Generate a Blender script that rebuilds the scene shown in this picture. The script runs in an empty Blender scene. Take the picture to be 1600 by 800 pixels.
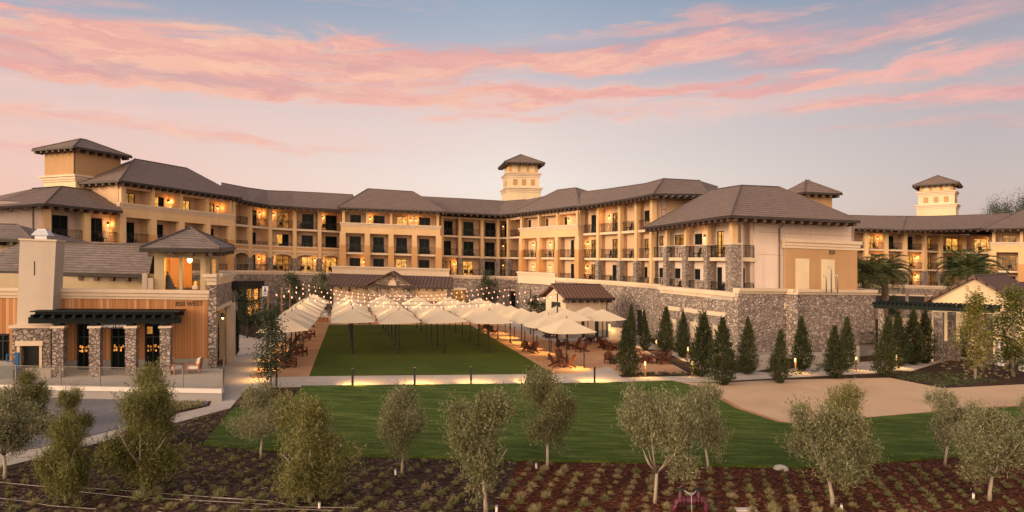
import bpy, math, random
import numpy as np
from mathutils import Vector
R = math.radians
scene = bpy.context.scene
col = scene.collection
# ---------------------------------------------------------------- camera, sky, sun, exposure
CAM_Z, F = 7.0, 1000.0            # eye height above the site, focal length in photo pixels (1600 wide)
SLOPE = -0.028                    # the whole site falls gently to the right
cam_d = bpy.data.cameras.new('camera'); cam = bpy.data.objects.new('camera', cam_d); col.objects.link(cam)
cam.location = (0, 0, CAM_Z); cam.rotation_euler = (R(90), 0, 0)
cam_d.sensor_width = 36; cam_d.lens = 36 * F / 1600; cam_d.shift_y = 12 / 1600
cam_d.clip_start = 0.1; cam_d.clip_end = 6000
scene.camera = cam
scene.view_settings.view_transform = 'Standard'; scene.view_settings.look = 'None'
scene.view_settings.exposure = 0.48; scene.view_settings.gamma = 1.0
try: scene.view_settings.use_curve_mapping = False
except Exception: pass
scene.render.engine = 'CYCLES'
cy = scene.cycles
cy.use_denoising = True; cy.max_bounces = 6; cy.diffuse_bounces = 3; cy.glossy_bounces = 3
cy.transmission_bounces = 4; cy.transparent_max_bounces = 6; cy.sample_clamp_indirect = 4.0; cy.sample_clamp_direct = 12.0
cy.caustics_reflective = False; cy.caustics_refractive = False

def srgb(r, g, b):
    f = lambda c: (c / 12.92 if c <= 0.04045 else ((c + 0.055) / 1.055) ** 2.4)
    return (f(r / 255), f(g / 255), f(b / 255), 1)

SUN_EL, SUN_AZ = 14.0, -122.0       # low western afterglow behind the camera, to the left (azimuth from +Y, clockwise)
world = bpy.data.worlds.new('World'); scene.world = world; world.use_nodes = True
NT = world.node_tree; NT.nodes.clear()
def wn(t, **k):
    n = NT.nodes.new(t)
    for a, v in k.items(): setattr(n, a, v)
    return n
def wm(op, a, b=None, c=None, clamp=False):
    n = wn('ShaderNodeMath', operation=op, use_clamp=clamp)
    for i, v in enumerate((a, b, c)):
        if v is None: continue
        if hasattr(v, 'node'): NT.links.new(v, n.inputs[i])
        else: n.inputs[i].default_value = v
    return n.outputs[0]
def wmix(fac, a, b, mode='MIX'):
    n = wn('ShaderNodeMix', data_type='RGBA', blend_type=mode)
    for s, v in ((n.inputs[0], fac), (n.inputs[6], a), (n.inputs[7], b)):
        if hasattr(v, 'node'): NT.links.new(v, s)
        else: s.default_value = v
    return n.outputs[2]
tc = wn('ShaderNodeTexCoord'); sx = wn('ShaderNodeSeparateXYZ'); NT.links.new(tc.outputs['Generated'], sx.inputs[0])
dx, dy, dz = sx.outputs
az = wm('ARCTAN2', dx, dy)
el = wm('ARCSINE', dz)
# slow warp so that cloud edges fray
cx_ = wn('ShaderNodeCombineXYZ'); NT.links.new(wm('MULTIPLY', az, 2.4), cx_.inputs[0]); NT.links.new(wm('MULTIPLY', el, 9.0), cx_.inputs[1])
n1 = wn('ShaderNodeTexNoise'); n1.inputs['Scale'].default_value = 2.2; n1.inputs['Detail'].default_value = 7; n1.inputs['Roughness'].default_value = 0.62; n1.inputs['Distortion'].default_value = 0.6
NT.links.new(cx_.outputs[0], n1.inputs['Vector'])
cx2 = wn('ShaderNodeCombineXYZ'); NT.links.new(wm('MULTIPLY', az, 3.2), cx2.inputs[0]); NT.links.new(wm('ADD', wm('MULTIPLY', el, 34.0), wm('MULTIPLY', az, -2.0)), cx2.inputs[1]); cx2.inputs[2].default_value = 3.7
n2 = wn('ShaderNodeTexNoise'); n2.inputs['Scale'].default_value = 1.6; n2.inputs['Detail'].default_value = 6; n2.inputs['Roughness'].default_value = 0.6; n2.inputs['Distortion'].default_value = 0.5
NT.links.new(cx2.outputs[0], n2.inputs['Vector'])
w1 = wm('SUBTRACT', n1.outputs['Fac'], 0.5); w2 = wm('SUBTRACT', n2.outputs['Fac'], 0.5)
elw = wm('ADD', el, wm('MULTIPLY', w1, 0.085)); azw = wm('ADD', az, wm('MULTIPLY', w2, 0.25))
def ramp(fac, stops):
    n = wn('ShaderNodeValToRGB'); NT.links.new(fac, n.inputs[0]); e = n.color_ramp.elements
    while len(e) < len(stops): e.new(0.5)
    for i, (p, c) in enumerate(stops): e[i].position = p; e[i].color = c
    return n.outputs[0]
eln = wm('MULTIPLY', el, 1 / 0.42, clamp=True)              # 0 .. 24 degrees
c_left = ramp(eln, [(0, srgb(246, 186, 158)), (.28, srgb(240, 198, 180)), (.5, srgb(226, 198, 192)), (.72, srgb(178, 178, 192)), (.9, srgb(142, 156, 178)), (1, srgb(130, 148, 174))])
c_mid = ramp(eln, [(0, srgb(250, 226, 208)), (.3, srgb(246, 232, 222)), (.5, srgb(232, 216, 210)), (.68, srgb(200, 194, 202)), (.85, srgb(172, 182, 198)), (1, srgb(152, 170, 192))])
c_right = ramp(eln, [(0, srgb(214, 178, 164)), (.25, srgb(204, 188, 182)), (.5, srgb(188, 180, 184)), (.7, srgb(164, 166, 178)), (.88, srgb(136, 150, 172)), (1, srgb(112, 128, 154))])
tl = wm('MULTIPLY', wm('ADD', az, 0.68), 1 / 0.68, clamp=True); tr = wm('MULTIPLY', az, 1 / 0.62, clamp=True)
base = wmix(tr, wmix(tl, c_left, c_mid), c_right)
def lobe(px, py, hw, hh, tilt=0.0, amp=1.0):
    a0 = math.atan((px - 800) / F); e0 = math.atan((412 - py) / F * math.cos(a0))
    da = wm('SUBTRACT', azw, a0)
    de = wm('SUBTRACT', wm('SUBTRACT', elw, e0), wm('MULTIPLY', da, tilt))
    q = wm('ADD', wm('POWER', wm('ABSOLUTE', wm('MULTIPLY', da, F / hw)), 2.0), wm('POWER', wm('ABSOLUTE', wm('MULTIPLY', de, F / hh)), 2.0))
    return wm('MULTIPLY', wm('EXPONENT', wm('MULTIPLY', q, -1.0)), amp)
def total(ls):
    t = ls[0]
    for l in ls[1:]: t = wm('ADD', t, l)
    return t
pink = total([lobe(190, 80, 320, 37, 0, 1.3), lobe(520, 90, 270, 26, -.03, 1.05), lobe(300, 134, 320, 9, .0, .85), lobe(720, 152, 360, 12, .01, .75), lobe(1120, 140, 280, 9, 0, .7), lobe(120, 186, 260, 14, 0, .5), lobe(920, 178, 300, 10, 0, .6), lobe(60, 240, 240, 16, 0, .4), lobe(1480, 196, 170, 10, 0, .5), lobe(420, 222, 260, 8, 0, .45), lobe(800, 96, 280, 15, 0, .9), lobe(1010, 82, 230, 15, .06, .7),
              lobe(1330, 60, 230, 19, .05, .9), lobe(1500, 146, 180, 18, 0, .95), lobe(1420, 103, 230, 11, .02, .8), lobe(1010, 42, 260, 11, .05, .6), lobe(1250, 18, 200, 6, .02, .4), lobe(60, 20, 160, 8, .04, .35),
              lobe(560, 8, 200, 7, 0, .4)])
peach = total([lobe(780, 166, 520, 26, 0, .8), lobe(80, 150, 300, 30, 0, .45), lobe(0, 250, 200, 60, 0, .6), lobe(480, 215, 360, 16, 0, .35), lobe(1080, 172, 160, 14, 0, .35)])
grey = total([lobe(560, 98, 180, 8, .03, .5), lobe(990, 66, 280, 9, .04, .5), lobe(260, 118, 300, 9, -.01, .55), lobe(1290, 88, 200, 8, .02, .35)])
tex = wm('MULTIPLY', wm('SUBTRACT', n2.outputs['Fac'], 0.22), 2.9)
def sstep(v, lo, hi):
    n = wn('ShaderNodeMapRange', interpolation_type='SMOOTHSTEP'); NT.links.new(v, n.inputs[0]); n.inputs[1].default_value = lo; n.inputs[2].default_value = hi; return n.outputs[0]
mp = wm('MULTIPLY', sstep(wm('MULTIPLY', pink, wm('ADD', .18, wm('MULTIPLY', tex, .95))), .12, 1.0), .94); mc = wm('MULTIPLY', wm('MULTIPLY', peach, tex), .8, clamp=True); mg = wm('MULTIPLY', grey, tex, clamp=True)
sky = wmix(mc, base, srgb(250, 208, 196))
cx3 = wn('ShaderNodeCombineXYZ'); NT.links.new(wm('MULTIPLY', azw, 5.0), cx3.inputs[0]); NT.links.new(wm('MULTIPLY', elw, 26.0), cx3.inputs[1]); cx3.inputs[2].default_value = 8.1
n3 = wn('ShaderNodeTexNoise'); n3.inputs['Scale'].default_value = 1.5; n3.inputs['Detail'].default_value = 8; n3.inputs['Roughness'].default_value = 0.66; n3.inputs['Distortion'].default_value = 0.8; NT.links.new(cx3.outputs[0], n3.inputs['Vector'])
hl = sstep(n3.outputs['Fac'], .36, .66)
pc = wmix(tr, wmix(hl, srgb(240, 172, 162), srgb(255, 198, 170)), wmix(hl, srgb(220, 164, 164), srgb(250, 184, 170)))
sky = wmix(mp, sky, pc)
sky = wmix(mg, sky, srgb(190, 160, 170))
# west glow, out of frame behind the camera, and the dark ground half
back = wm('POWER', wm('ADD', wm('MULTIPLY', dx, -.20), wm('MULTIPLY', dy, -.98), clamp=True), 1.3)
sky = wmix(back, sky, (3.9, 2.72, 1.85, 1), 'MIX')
below = wm('MULTIPLY', dz, -8.0, clamp=True)
sky = wmix(below, sky, (0.09, 0.07, 0.055, 1))
nish = wn('ShaderNodeTexSky', sky_type='NISHITA'); nish.sun_disc = False; nish.sun_elevation = R(SUN_EL); nish.sun_rotation = R(SUN_AZ)
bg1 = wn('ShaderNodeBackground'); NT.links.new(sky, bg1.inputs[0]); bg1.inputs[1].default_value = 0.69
bg2 = wn('ShaderNodeBackground'); NT.links.new(nish.outputs[0], bg2.inputs[0]); bg2.inputs[1].default_value = 0.004
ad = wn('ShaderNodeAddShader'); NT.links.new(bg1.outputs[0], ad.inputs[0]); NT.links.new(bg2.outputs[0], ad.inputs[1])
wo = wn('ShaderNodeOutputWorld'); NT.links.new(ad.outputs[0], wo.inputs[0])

sl = bpy.data.lights.new('sun', 'SUN'); sl.energy = 2.5; sl.angle = R(22); sl.color = (1.0, 0.73, 0.47)
sun = bpy.data.objects.new('sun', sl); col.objects.link(sun); sun.location = (-40, -40, 60)
_s = Vector((math.sin(R(SUN_AZ)) * math.cos(R(SUN_EL)), math.cos(R(SUN_AZ)) * math.cos(R(SUN_EL)), math.sin(R(SUN_EL))))
sun.rotation_euler = _s.to_track_quat('Z', 'Y').to_euler()

# ---------------------------------------------------------------- helpers
rnd = random.Random(11)
def G(x): return SLOPE * max(-95.0, min(95.0, x))
def P(x, y, Y):                      # photo pixel + distance -> world point
    return Vector(((x - 800) / F * Y, Y, CAM_Z - (y - 412) / F * Y))
def zabs(y, Y): return CAM_Z - (y - 412) / F * Y
def hor(x): return 412 + 0.028 * (x - 800)
def gp(x, y, h=0.0):                 # photo pixel -> point on the (sloping) ground raised by h
    Y = F * (CAM_Z - h) / (y - hor(x)); X = (x - 800) / F * Y
    return Vector((X, Y, G(X) + h))
def C(x, s): Y = F / s; return Vector(((x - 800) / F * Y, Y))
def on_line(A, B, x):                # where the camera ray of column x crosses the plan line A-B
    k = (x - 800) / F; d = B - A
    t = (k * A.y - A.x) / (d.x - k * d.y)
    return A + d * t
def frac(A, B, x):
    d = B - A; p = on_line(A, B, x) - A
    return p.dot(d) / d.dot(d)
def nrm(d): n = Vector((-d.y, d.x)); n.normalize(); return n

class MB:
    def __init__(s): s.v = []; s.f = []
    def add(s, vs, fs):
        o = len(s.v); s.v += [tuple(v) for v in vs]; s.f += [tuple(i + o for i in f) for f in fs]
    def quad(s, a, b, c, d): s.add([a, b, c, d], [(0, 1, 2, 3)])
    def poly(s, pts): s.add(pts, [tuple(range(len(pts)))])
    def hexa(s, b, t):               # bottom ring, top ring (4 each)
        s.add(list(b) + list(t), [(3, 2, 1, 0), (4, 5, 6, 7), (0, 1, 5, 4), (1, 2, 6, 5), (2, 3, 7, 6), (3, 0, 4, 7)])
    def wall(s, A, B, za, zb, ha, th, off=0.0, hb=None):   # prism on plan line A-B, bottom za/zb, height, thickness to the inside
        hb = ha if hb is None else hb
        n = nrm(B - A); a0 = A + n * off; b0 = B + n * off; a1 = a0 + n * th; b1 = b0 + n * th
        s.hexa([(a0.x, a0.y, za), (b0.x, b0.y, zb), (b1.x, b1.y, zb), (a1.x, a1.y, za)],
               [(a0.x, a0.y, za + ha), (b0.x, b0.y, zb + hb), (b1.x, b1.y, zb + hb), (a1.x, a1.y, za + ha)])
    def box(s, c, u, hu, hv, z0, z1):                     # plan centre, direction, half sizes
        u = Vector((u[0], u[1])).normalized(); w = Vector((-u.y, u.x)); c = Vector((c[0], c[1]))
        r = [c - u * hu - w * hv, c + u * hu - w * hv, c + u * hu + w * hv, c - u * hu + w * hv]
        s.hexa([(p.x, p.y, z0) for p in r], [(p.x, p.y, z1) for p in r])
    def prism(s, pts, z0, z1):                            # plan polygon; z0/z1 numbers or callables of x
        n = len(pts); a = sum(pts[i][0] * pts[(i + 1) % n][1] - pts[(i + 1) % n][0] * pts[i][1] for i in range(n))
        if a < 0: pts = pts[::-1]
        g0 = z0 if callable(z0) else (lambda x: z0); g1 = z1 if callable(z1) else (lambda x: z1)
        s.add([(p[0], p[1], g0(p[0])) for p in pts] + [(p[0], p[1], g1(p[0])) for p in pts],
              [tuple(range(n))[::-1], tuple(range(n, 2 * n))] + [(i, (i + 1) % n, n + (i + 1) % n, n + i) for i in range(n)])
    def tube(s, pts, rads, n=6, cap=True):
        pts = [Vector(p) for p in pts]
        if not hasattr(rads, '__len__'): rads = [rads] * len(pts)
        o = len(s.v)
        for i, p in enumerate(pts):
            d = (pts[min(i + 1, len(pts) - 1)] - pts[max(i - 1, 0)]).normalized()
            a = d.cross(Vector((0, 0, 1)) if abs(d.z) < 0.9 else Vector((1, 0, 0))).normalized(); b = d.cross(a)
            for k in range(n):
                t = 2 * math.pi * k / n; q = p + (a * math.cos(t) + b * math.sin(t)) * rads[i]; s.v.append(tuple(q))
        for i in range(len(pts) - 1):
            for k in range(n): s.f.append((o + i * n + k, o + i * n + (k + 1) % n, o + (i + 1) * n + (k + 1) % n, o + (i + 1) * n + k))
        if cap: s.f.append(tuple(o + k for k in range(n))[::-1]); s.f.append(tuple(o + (len(pts) - 1) * n + k for k in range(n)))
    def lathe(s, prof, n=12, c=(0, 0, 0)):                # profile of (r, z)
        o = len(s.v)
        for r, z in prof:
            for k in range(n):
                t = 2 * math.pi * k / n; s.v.append((c[0] + r * math.cos(t), c[1] + r * math.sin(t), c[2] + z))
        for i in range(len(prof) - 1):
            for k in range(n): s.f.append((o + i * n + k, o + i * n + (k + 1) % n, o + (i + 1) * n + (k + 1) % n, o + (i + 1) * n + k))
        s.f.append(tuple(o + k for k in range(n))[::-1]); s.f.append(tuple(o + (len(prof) - 1) * n + k for k in range(n)))
    def shell(s, faces, th):                              # roof sheets given by their top faces; th thick downwards
        key = {}; vs = []; fs = []
        for f in faces:
            ix = []
            for p in f:
                k = tuple(round(c, 3) for c in p)
                if k not in key: key[k] = len(vs); vs.append(k)
                ix.append(key[k])
            nn = (Vector(vs[ix[1]]) - Vector(vs[ix[0]])).cross(Vector(vs[ix[2]]) - Vector(vs[ix[1]]))
            fs.append(ix if nn.z > 0 else ix[::-1])
        n = len(vs); E = {}
        for f in fs:
            for a, b in zip(f, f[1:] + f[:1]): E[(a, b)] = 1
        out = [tuple(f) for f in fs] + [tuple(i + n for i in f[::-1]) for f in fs]
        for (a, b) in E:
            if (b, a) not in E: out.append((b, a, a + n, b + n))
        s.add(vs + [(v[0], v[1], v[2] - th) for v in vs], out)
    def build(s, name, mat, parent=None, smooth=False):
        me = bpy.data.meshes.new(name); me.from_pydata(s.v, [], s.f); me.update()
        if mat: me.materials.append(mat)
        if smooth: me.polygons.foreach_set('use_smooth', [True] * len(me.polygons))
        o = bpy.data.objects.new(name, me); col.objects.link(o)
        if parent: o.parent = parent
        return o
def tag(o, label=None, cat=None, group=None, kind=None):
    if label: o['label'] = label
    if cat: o['category'] = cat
    if group: o['group'] = group
    if kind: o['kind'] = kind
    return o
def thing(name, label, cat, group=None, loc=(0, 0, 0)):
    o = bpy.data.objects.new(name, None); col.objects.link(o); o.location = loc; o.empty_display_size = 0.3
    return tag(o, label, cat, group)
def dup(root, loc, rz=None, label=None, sc=None):
    r = root.copy(); col.objects.link(r); r.location = loc
    if rz is not None: r.rotation_euler = (0, 0, rz)
    if sc is not None: r.scale = (sc, sc, sc) if not hasattr(sc, '__len__') else sc
    if label: r['label'] = label
    for ch in root.children:
        c = ch.copy(); col.objects.link(c); c.parent = r
        for g in ch.children:
            d = g.copy(); col.objects.link(d); d.parent = c
    return r
ORD = ['first', 'second', 'third', 'fourth', 'fifth', 'sixth', 'seventh', 'eighth', 'ninth', 'tenth', 'eleventh', 'twelfth', 'thirteenth', 'fourteenth', 'fifteenth', 'sixteenth', 'seventeenth', 'eighteenth', 'nineteenth', 'twentieth']
# ---------------------------------------------------------------- materials
class NB:
    def __init__(s, name, rough=0.85, spec=0.3):
        s.m = bpy.data.materials.new(name); s.m.use_nodes = True; s.t = s.m.node_tree; s.p = s.t.nodes['Principled BSDF']
        s.p.inputs['Roughness'].default_value = rough; s.p.inputs['Specular IOR Level'].default_value = spec
    def n(s, t, **k):
        n = s.t.nodes.new(t)
        for a, v in k.items(): setattr(n, a, v)
        return n
    def L(s, a, b): s.t.links.new(a, b)
    def coord(s, sc=(1, 1, 1), kind='Object'):
        c = s.n('ShaderNodeTexCoord'); m = s.n('ShaderNodeMapping'); m.inputs['Scale'].default_value = sc; s.L(c.outputs[kind], m.inputs[0]); return m.outputs[0]
    def noise(s, scale, detail=4, rough=0.6, vec=None):
        n = s.n('ShaderNodeTexNoise'); n.inputs['Scale'].default_value = scale; n.inputs['Detail'].default_value = detail; n.inputs['Roughness'].default_value = rough
        s.L(vec if vec is not None else s.coord(), n.inputs['Vector']); return n.outputs['Fac']
    def math(s, op, a, b=None, c=None, clamp=False):
        n = s.n('ShaderNodeMath', operation=op, use_clamp=clamp)
        for i, v in enumerate((a, b, c)):
            if v is None: continue
            if hasattr(v, 'node'): s.L(v, n.inputs[i])
            else: n.inputs[i].default_value = v
        return n.outputs[0]
    def ramp(s, fac, stops):
        n = s.n('ShaderNodeValToRGB'); s.L(fac, n.inputs[0]); e = n.color_ramp.elements
        while len(e) < len(stops): e.new(0.5)
        for i, (p, c) in enumerate(stops): e[i].position = p; e[i].color = c if len(c) == 4 else (*c, 1)
        return n.outputs[0]
    def mix(s, fac, a, b, mode='MIX'):
        n = s.n('ShaderNodeMix', data_type='RGBA', blend_type=mode)
        for k, v in ((n.inputs[0], fac), (n.inputs[6], a), (n.inputs[7], b)):
            if hasattr(v, 'node'): s.L(v, k)
            else: k.default_value = v if not isinstance(v, tuple) or len(v) == 4 else (*v, 1)
        return n.outputs[2]
    def color(s, c): s.L(c, s.p.inputs['Base Color']) if hasattr(c, 'node') else setattr(s.p.inputs['Base Color'], 'default_value', (*c[:3], 1)); return s
    def bump(s, h, strength=0.4, dist=0.03):
        b = s.n('ShaderNodeBump'); b.inputs['Strength'].default_value = strength; b.inputs['Distance'].default_value = dist; s.L(h, b.inputs['Height']); s.L(b.outputs[0], s.p.inputs['Normal']); return s
M = {}
def stucco(name, c, var=0.12):
    b = NB(name, 0.9, 0.2); big = b.noise(0.35, 5, 0.65); fine = b.noise(14, 3)
    st = b.noise(1.0, 4, .6, b.coord((1.6, 1.6, .10))); d = tuple(x * (1 - var) for x in c); l = tuple(min(1, x * (1 + var * .6)) for x in c)
    b.color(b.mix(b.math('MULTIPLY', fine, .3), b.mix(b.ramp(st, [(.5, (0, 0, 0)), (.75, (.4, .4, .4))]), b.ramp(big, [(.3, d), (.7, l)]), tuple(x * .72 for x in c)), tuple(x * .8 for x in c))); b.bump(fine, .25, .01); M[name] = b.m
stucco('cream', (0.64, 0.435, 0.235)); stucco('wallcream', (0.57, 0.385, 0.245)); stucco('orange', (0.52, 0.295, 0.125)); stucco('trim', (0.62, 0.49, 0.36)); stucco('pinkwall', (0.61, 0.49, 0.42))
stucco('ochre', (0.40, 0.245, 0.125)); stucco('chimney', (0.50, 0.42, 0.34)); stucco('grey', (0.30, 0.28, 0.27)); stucco('palecream', (0.62, 0.50, 0.33)); stucco('white', (0.42, 0.38, 0.35)); stucco('olivecream', (0.50, 0.40, 0.25))
def stone(name, sc, cols, zf=1.0):
    b = NB(name, 0.92, 0.2); vec = b.coord((sc, sc, sc * zf)); wob = b.n('ShaderNodeTexNoise'); wob.inputs['Scale'].default_value = 1.4; b.L(vec, wob.inputs['Vector'])
    wv = b.n('ShaderNodeMixRGB'); wv.blend_type = 'ADD'; wv.inputs[0].default_value = .5; b.L(vec, wv.inputs[1]); b.L(wob.outputs['Color'], wv.inputs[2])
    v1 = b.n('ShaderNodeTexVoronoi'); v1.inputs['Scale'].default_value = 1.0; b.L(wv.outputs[0], v1.inputs['Vector'])
    v2 = b.n('ShaderNodeTexVoronoi', feature='DISTANCE_TO_EDGE'); v2.inputs['Scale'].default_value = 1.0; b.L(wv.outputs[0], v2.inputs['Vector'])
    sp = b.n('ShaderNodeSeparateColor'); b.L(v1.outputs['Color'], sp.inputs[0])
    c = b.ramp(sp.outputs[0], [(i / (len(cols) - 1), k) for i, k in enumerate(cols)])
    c = b.mix(b.math('MULTIPLY', b.noise(9, 4), .35), c, (0.16, 0.12, 0.10), 'MIX')
    g = b.math('MULTIPLY', v2.outputs['Distance'], 9.0, clamp=True)
    b.color(b.mix(g, (0.10, 0.08, 0.07), c)); b.bump(g, .9, .06); M[name] = b.m
SC = [(0.36, 0.285, 0.24), (0.20, 0.155, 0.135), (0.46, 0.385, 0.325), (0.28, 0.205, 0.175), (0.53, 0.46, 0.40), (0.25, 0.215, 0.20)]
stone('stone', 3.7, SC, 1.25); stone('stonepier', 5.6, SC, 1.2)
stone('stonegrey', 3.6, [(0.32, 0.27, 0.23), (0.22, 0.18, 0.16), (0.40, 0.34, 0.28), (0.28, 0.23, 0.2), (0.46, 0.40, 0.34)], 1.3)
def rooftile(name, c1, c2, course=0.22):
    b = NB(name, 0.8, 0.25); cz = b.n('ShaderNodeTexCoord'); s = b.n('ShaderNodeSeparateXYZ'); b.L(cz.outputs['Object'], s.inputs[0])
    z = b.math('ADD', s.outputs[2], b.math('MULTIPLY', s.outputs[0], -SLOPE))
    fr = b.math('FRACT', b.math('MULTIPLY', z, 1 / course)); edge = b.math('LESS_THAN', fr, 0.2)
    row = b.math('FLOOR', b.math('MULTIPLY', z, 1 / course))
    cv = b.n('ShaderNodeCombineXYZ'); b.L(b.math('MULTIPLY', s.outputs[0], 3.0), cv.inputs[0]); b.L(b.math('MULTIPLY', s.outputs[1], 3.0), cv.inputs[1]); b.L(b.math('MULTIPLY', row, 7.3), cv.inputs[2])
    v = b.n('ShaderNodeTexVoronoi'); v.inputs['Scale'].default_value = 1.0; b.L(cv.outputs[0], v.inputs['Vector']); sp = b.n('ShaderNodeSeparateColor'); b.L(v.outputs['Color'], sp.inputs[0])
    cc = b.mix(sp.outputs[0], c1, c2); cc = b.mix(b.math('MULTIPLY', b.noise(.5, 5), .35), cc, tuple(x * .7 for x in c1))
    b.color(b.mix(b.math('MULTIPLY', edge, .8), cc, (0.035, 0.028, 0.026))); b.bump(fr, .6, .05); M[name] = b.m
rooftile('roof', (0.155, 0.112, 0.097), (0.200, 0.148, 0.129)); rooftile('rooftavern', (0.155, 0.120, 0.102), (0.24, 0.19, 0.165), .15)
def ribmetal(name, c, dirv, pitch=0.42):     # standing-seam metal: ribs run down the slope, spaced along dirv
    b = NB(name, 0.75, 0.12); cz = b.n('ShaderNodeTexCoord'); dp = b.n('ShaderNodeVectorMath', operation='DOT_PRODUCT'); b.L(cz.outputs['Object'], dp.inputs[0]); dp.inputs[1].default_value = dirv
    fr = b.math('FRACT', b.math('MULTIPLY', dp.outputs['Value'], 1 / pitch)); e = b.math('LESS_THAN', fr, 0.22)
    b.color(b.mix(e, b.mix(b.noise(1.2, 4), c, tuple(x * 1.3 for x in c)), tuple(x * .35 for x in c))); b.bump(e, .8, .05); M[name] = b.m
ribmetal('metalroof', (0.105, 0.064, 0.052), (1, 0.05, 0)); ribmetal('metalroof_b', (0.13, 0.075, 0.06), (0.966, 0.26, 0))
def plain(name, c, rough=.6, spec=.4, var=.25, sc=3.0, metal=0):
    b = NB(name, rough, spec); b.color(b.mix(b.noise(sc, 4), tuple(x * (1 - var) for x in c), tuple(min(1, x * (1 + var)) for x in c))); b.p.inputs['Metallic'].default_value = metal; M[name] = b.m
plain('fascia', (0.030, 0.022, 0.019), .6); plain('rafter', (0.075, 0.045, 0.033), .7); plain('downspout', (0.09, 0.06, 0.045), .5); plain('dark', (0.012, 0.012, 0.013), .45)
plain('ridge', (0.10, 0.075, 0.065), .8); plain('pergola', (0.007, 0.012, 0.011), .65, .15); plain('darkchair', (0.012, 0.013, 0.014), .6); plain('redwood', (0.085, 0.027, 0.015), .6, .3, .35, 8)
plain('terracotta', (0.36, 0.14, 0.08), .8); plain('galv', (0.45, 0.46, 0.48), .35, .5, .15, 5, .8); plain('whitecloth', (0.75, 0.72, 0.66), .9); plain('purple', (0.085, 0.016, 0.034), .5, .4, .35, 7)
plain('bluepaint', (0.01, 0.10, 0.25), .4); plain('greyboard', (0.16, 0.18, 0.18), .8); plain('cushion', (0.66, 0.60, 0.52), .95); plain('pillow', (0.33, 0.22, 0.07), .95); plain('teak', (0.28, 0.10, 0.045), .6)
plain('whitepaint', (0.72, 0.68, 0.64), .6, .3, .1); plain('rock', (0.45, 0.40, 0.37), .9); plain('kerb', (0.62, 0.56, 0.52), .85, .2, .1); plain('barkp', (0.20, 0.13, 0.08), .95, .1, .4, 12); plain('bark', (0.30, 0.25, 0.20), .95, .1, .35, 14)
plain('barkdark', (0.10, 0.075, 0.055), .95, .1, .4, 12); plain('signwhite', (0.70, 0.68, 0.66), .6); plain('bollard', (0.014, 0.013, 0.013), .5); plain('bronze', (0.20, 0.11, 0.05), .5, .4, .2); plain('wiregrey', (0.20, 0.18, 0.155), .7)
plain('hose', (0.30, 0.26, 0.23), .8); plain('letter', (0.03, 0.025, 0.022), .5); plain('medallion', (0.55, 0.42, 0.33), .9)
def glass(name, c=(0.006, 0.009, 0.009)):
    b = NB(name, 0.12, 0.05); b.color(b.mix(b.noise(.8, 2), c, tuple(x * 2.2 for x in c))); M[name] = b.m
glass('glass')
def glow(name, c, strength, sc=2.2, lo=.15):
    b = NB(name, .3); v = b.coord((sc, sc, sc * 1.1)); f = b.noise(1.0, 3, .6, v)
    e = b.n('ShaderNodeEmission'); r = b.ramp(f, [(.3, tuple(x * lo for x in c)), (.52, tuple(x * .6 for x in c)), (.68, c), (.8, (1, .82, .5))]); b.L(r, e.inputs[0]); e.inputs[1].default_value = strength
    b.color((0.02, 0.015, 0.01)); b.p.inputs['Roughness'].default_value = .15; a = b.n('ShaderNodeAddShader'); b.L(b.p.outputs[0], a.inputs[0]); b.L(e.outputs[0], a.inputs[1]); o = b.t.nodes['Material Output']; b.L(a.outputs[0], o.inputs[0])
    b.m.cycles.emission_sampling = 'NONE'; M[name] = b.m
glow('lit', (1.0, 0.44, 0.08), 1.15, 2.3, .12); glow('dim', (0.80, 0.32, 0.06), .55, 1.3, .06); glow('barglow', (1.0, .36, .06), 1.3, 5.0, .0)
def lampm(name, c, s):
    b = NB(name); e = b.n('ShaderNodeEmission'); e.inputs[0].default_value = (*c, 1); e.inputs[1].default_value = s; b.L(e.outputs[0], b.t.nodes['Material Output'].inputs[0]); b.m.cycles.emission_sampling = 'NONE'; M[name] = b.m
lampm('lampglow', (1.0, .58, .20), 7); lampm('bulb', (1.0, .36, .22), 2.6); lampm('bollardglow', (1.0, .60, .22), 1.7)
# wood siding: vertical boards along the facade
b = NB('siding', .75, .25); cz = b.n('ShaderNodeTexCoord'); dp = b.n('ShaderNodeVectorMath', operation='DOT_PRODUCT'); b.L(cz.outputs['Object'], dp.inputs[0]); dp.inputs[1].default_value = (.97, .24, 0)
bd = b.math('MULTIPLY', dp.outputs['Value'], 1 / .15); wnz = b.n('ShaderNodeTexWhiteNoise', noise_dimensions='1D'); b.L(b.math('FLOOR', bd), wnz.inputs['W'])
cc = b.ramp(wnz.outputs['Value'], [(0, (0.27, 0.11, 0.04)), (.3, (0.46, 0.22, 0.09)), (.6, (0.36, 0.16, 0.06)), (1, (0.62, 0.36, 0.18))])
cc = b.mix(b.math('MULTIPLY', b.noise(1, 6, .7, b.coord((6, 6, .6))), .6), cc, (0.28, 0.12, 0.045)); e = b.math('LESS_THAN', b.math('FRACT', bd), .07)
b.color(b.mix(b.math('MULTIPLY', e, .75), cc, (0.07, 0.03, 0.015))); b.bump(b.math('SUBTRACT', 1.0, e), .5, .02); M['siding'] = b.m
def ground(name, stops, sc, fine=30, bumpd=.03, rough=.95, bs=.5, asp=(1, 1, 1), fw=.5):
    b = NB(name, rough, .15); f = b.noise(sc, 6, .7, b.coord(asp)); g = b.noise(fine, 3, .7, b.coord(asp)); lg = b.noise(.16, 4, .6)
    b.color(b.mix(b.ramp(lg, [(.48, (0, 0, 0)), (.66, (.32, .32, .32))]), b.mix(fw, b.ramp(f, stops), b.ramp(g, stops)), tuple(x * .6 for x in stops[0][1]))); b.bump(g, bs, bumpd); M[name] = b.m
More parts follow.
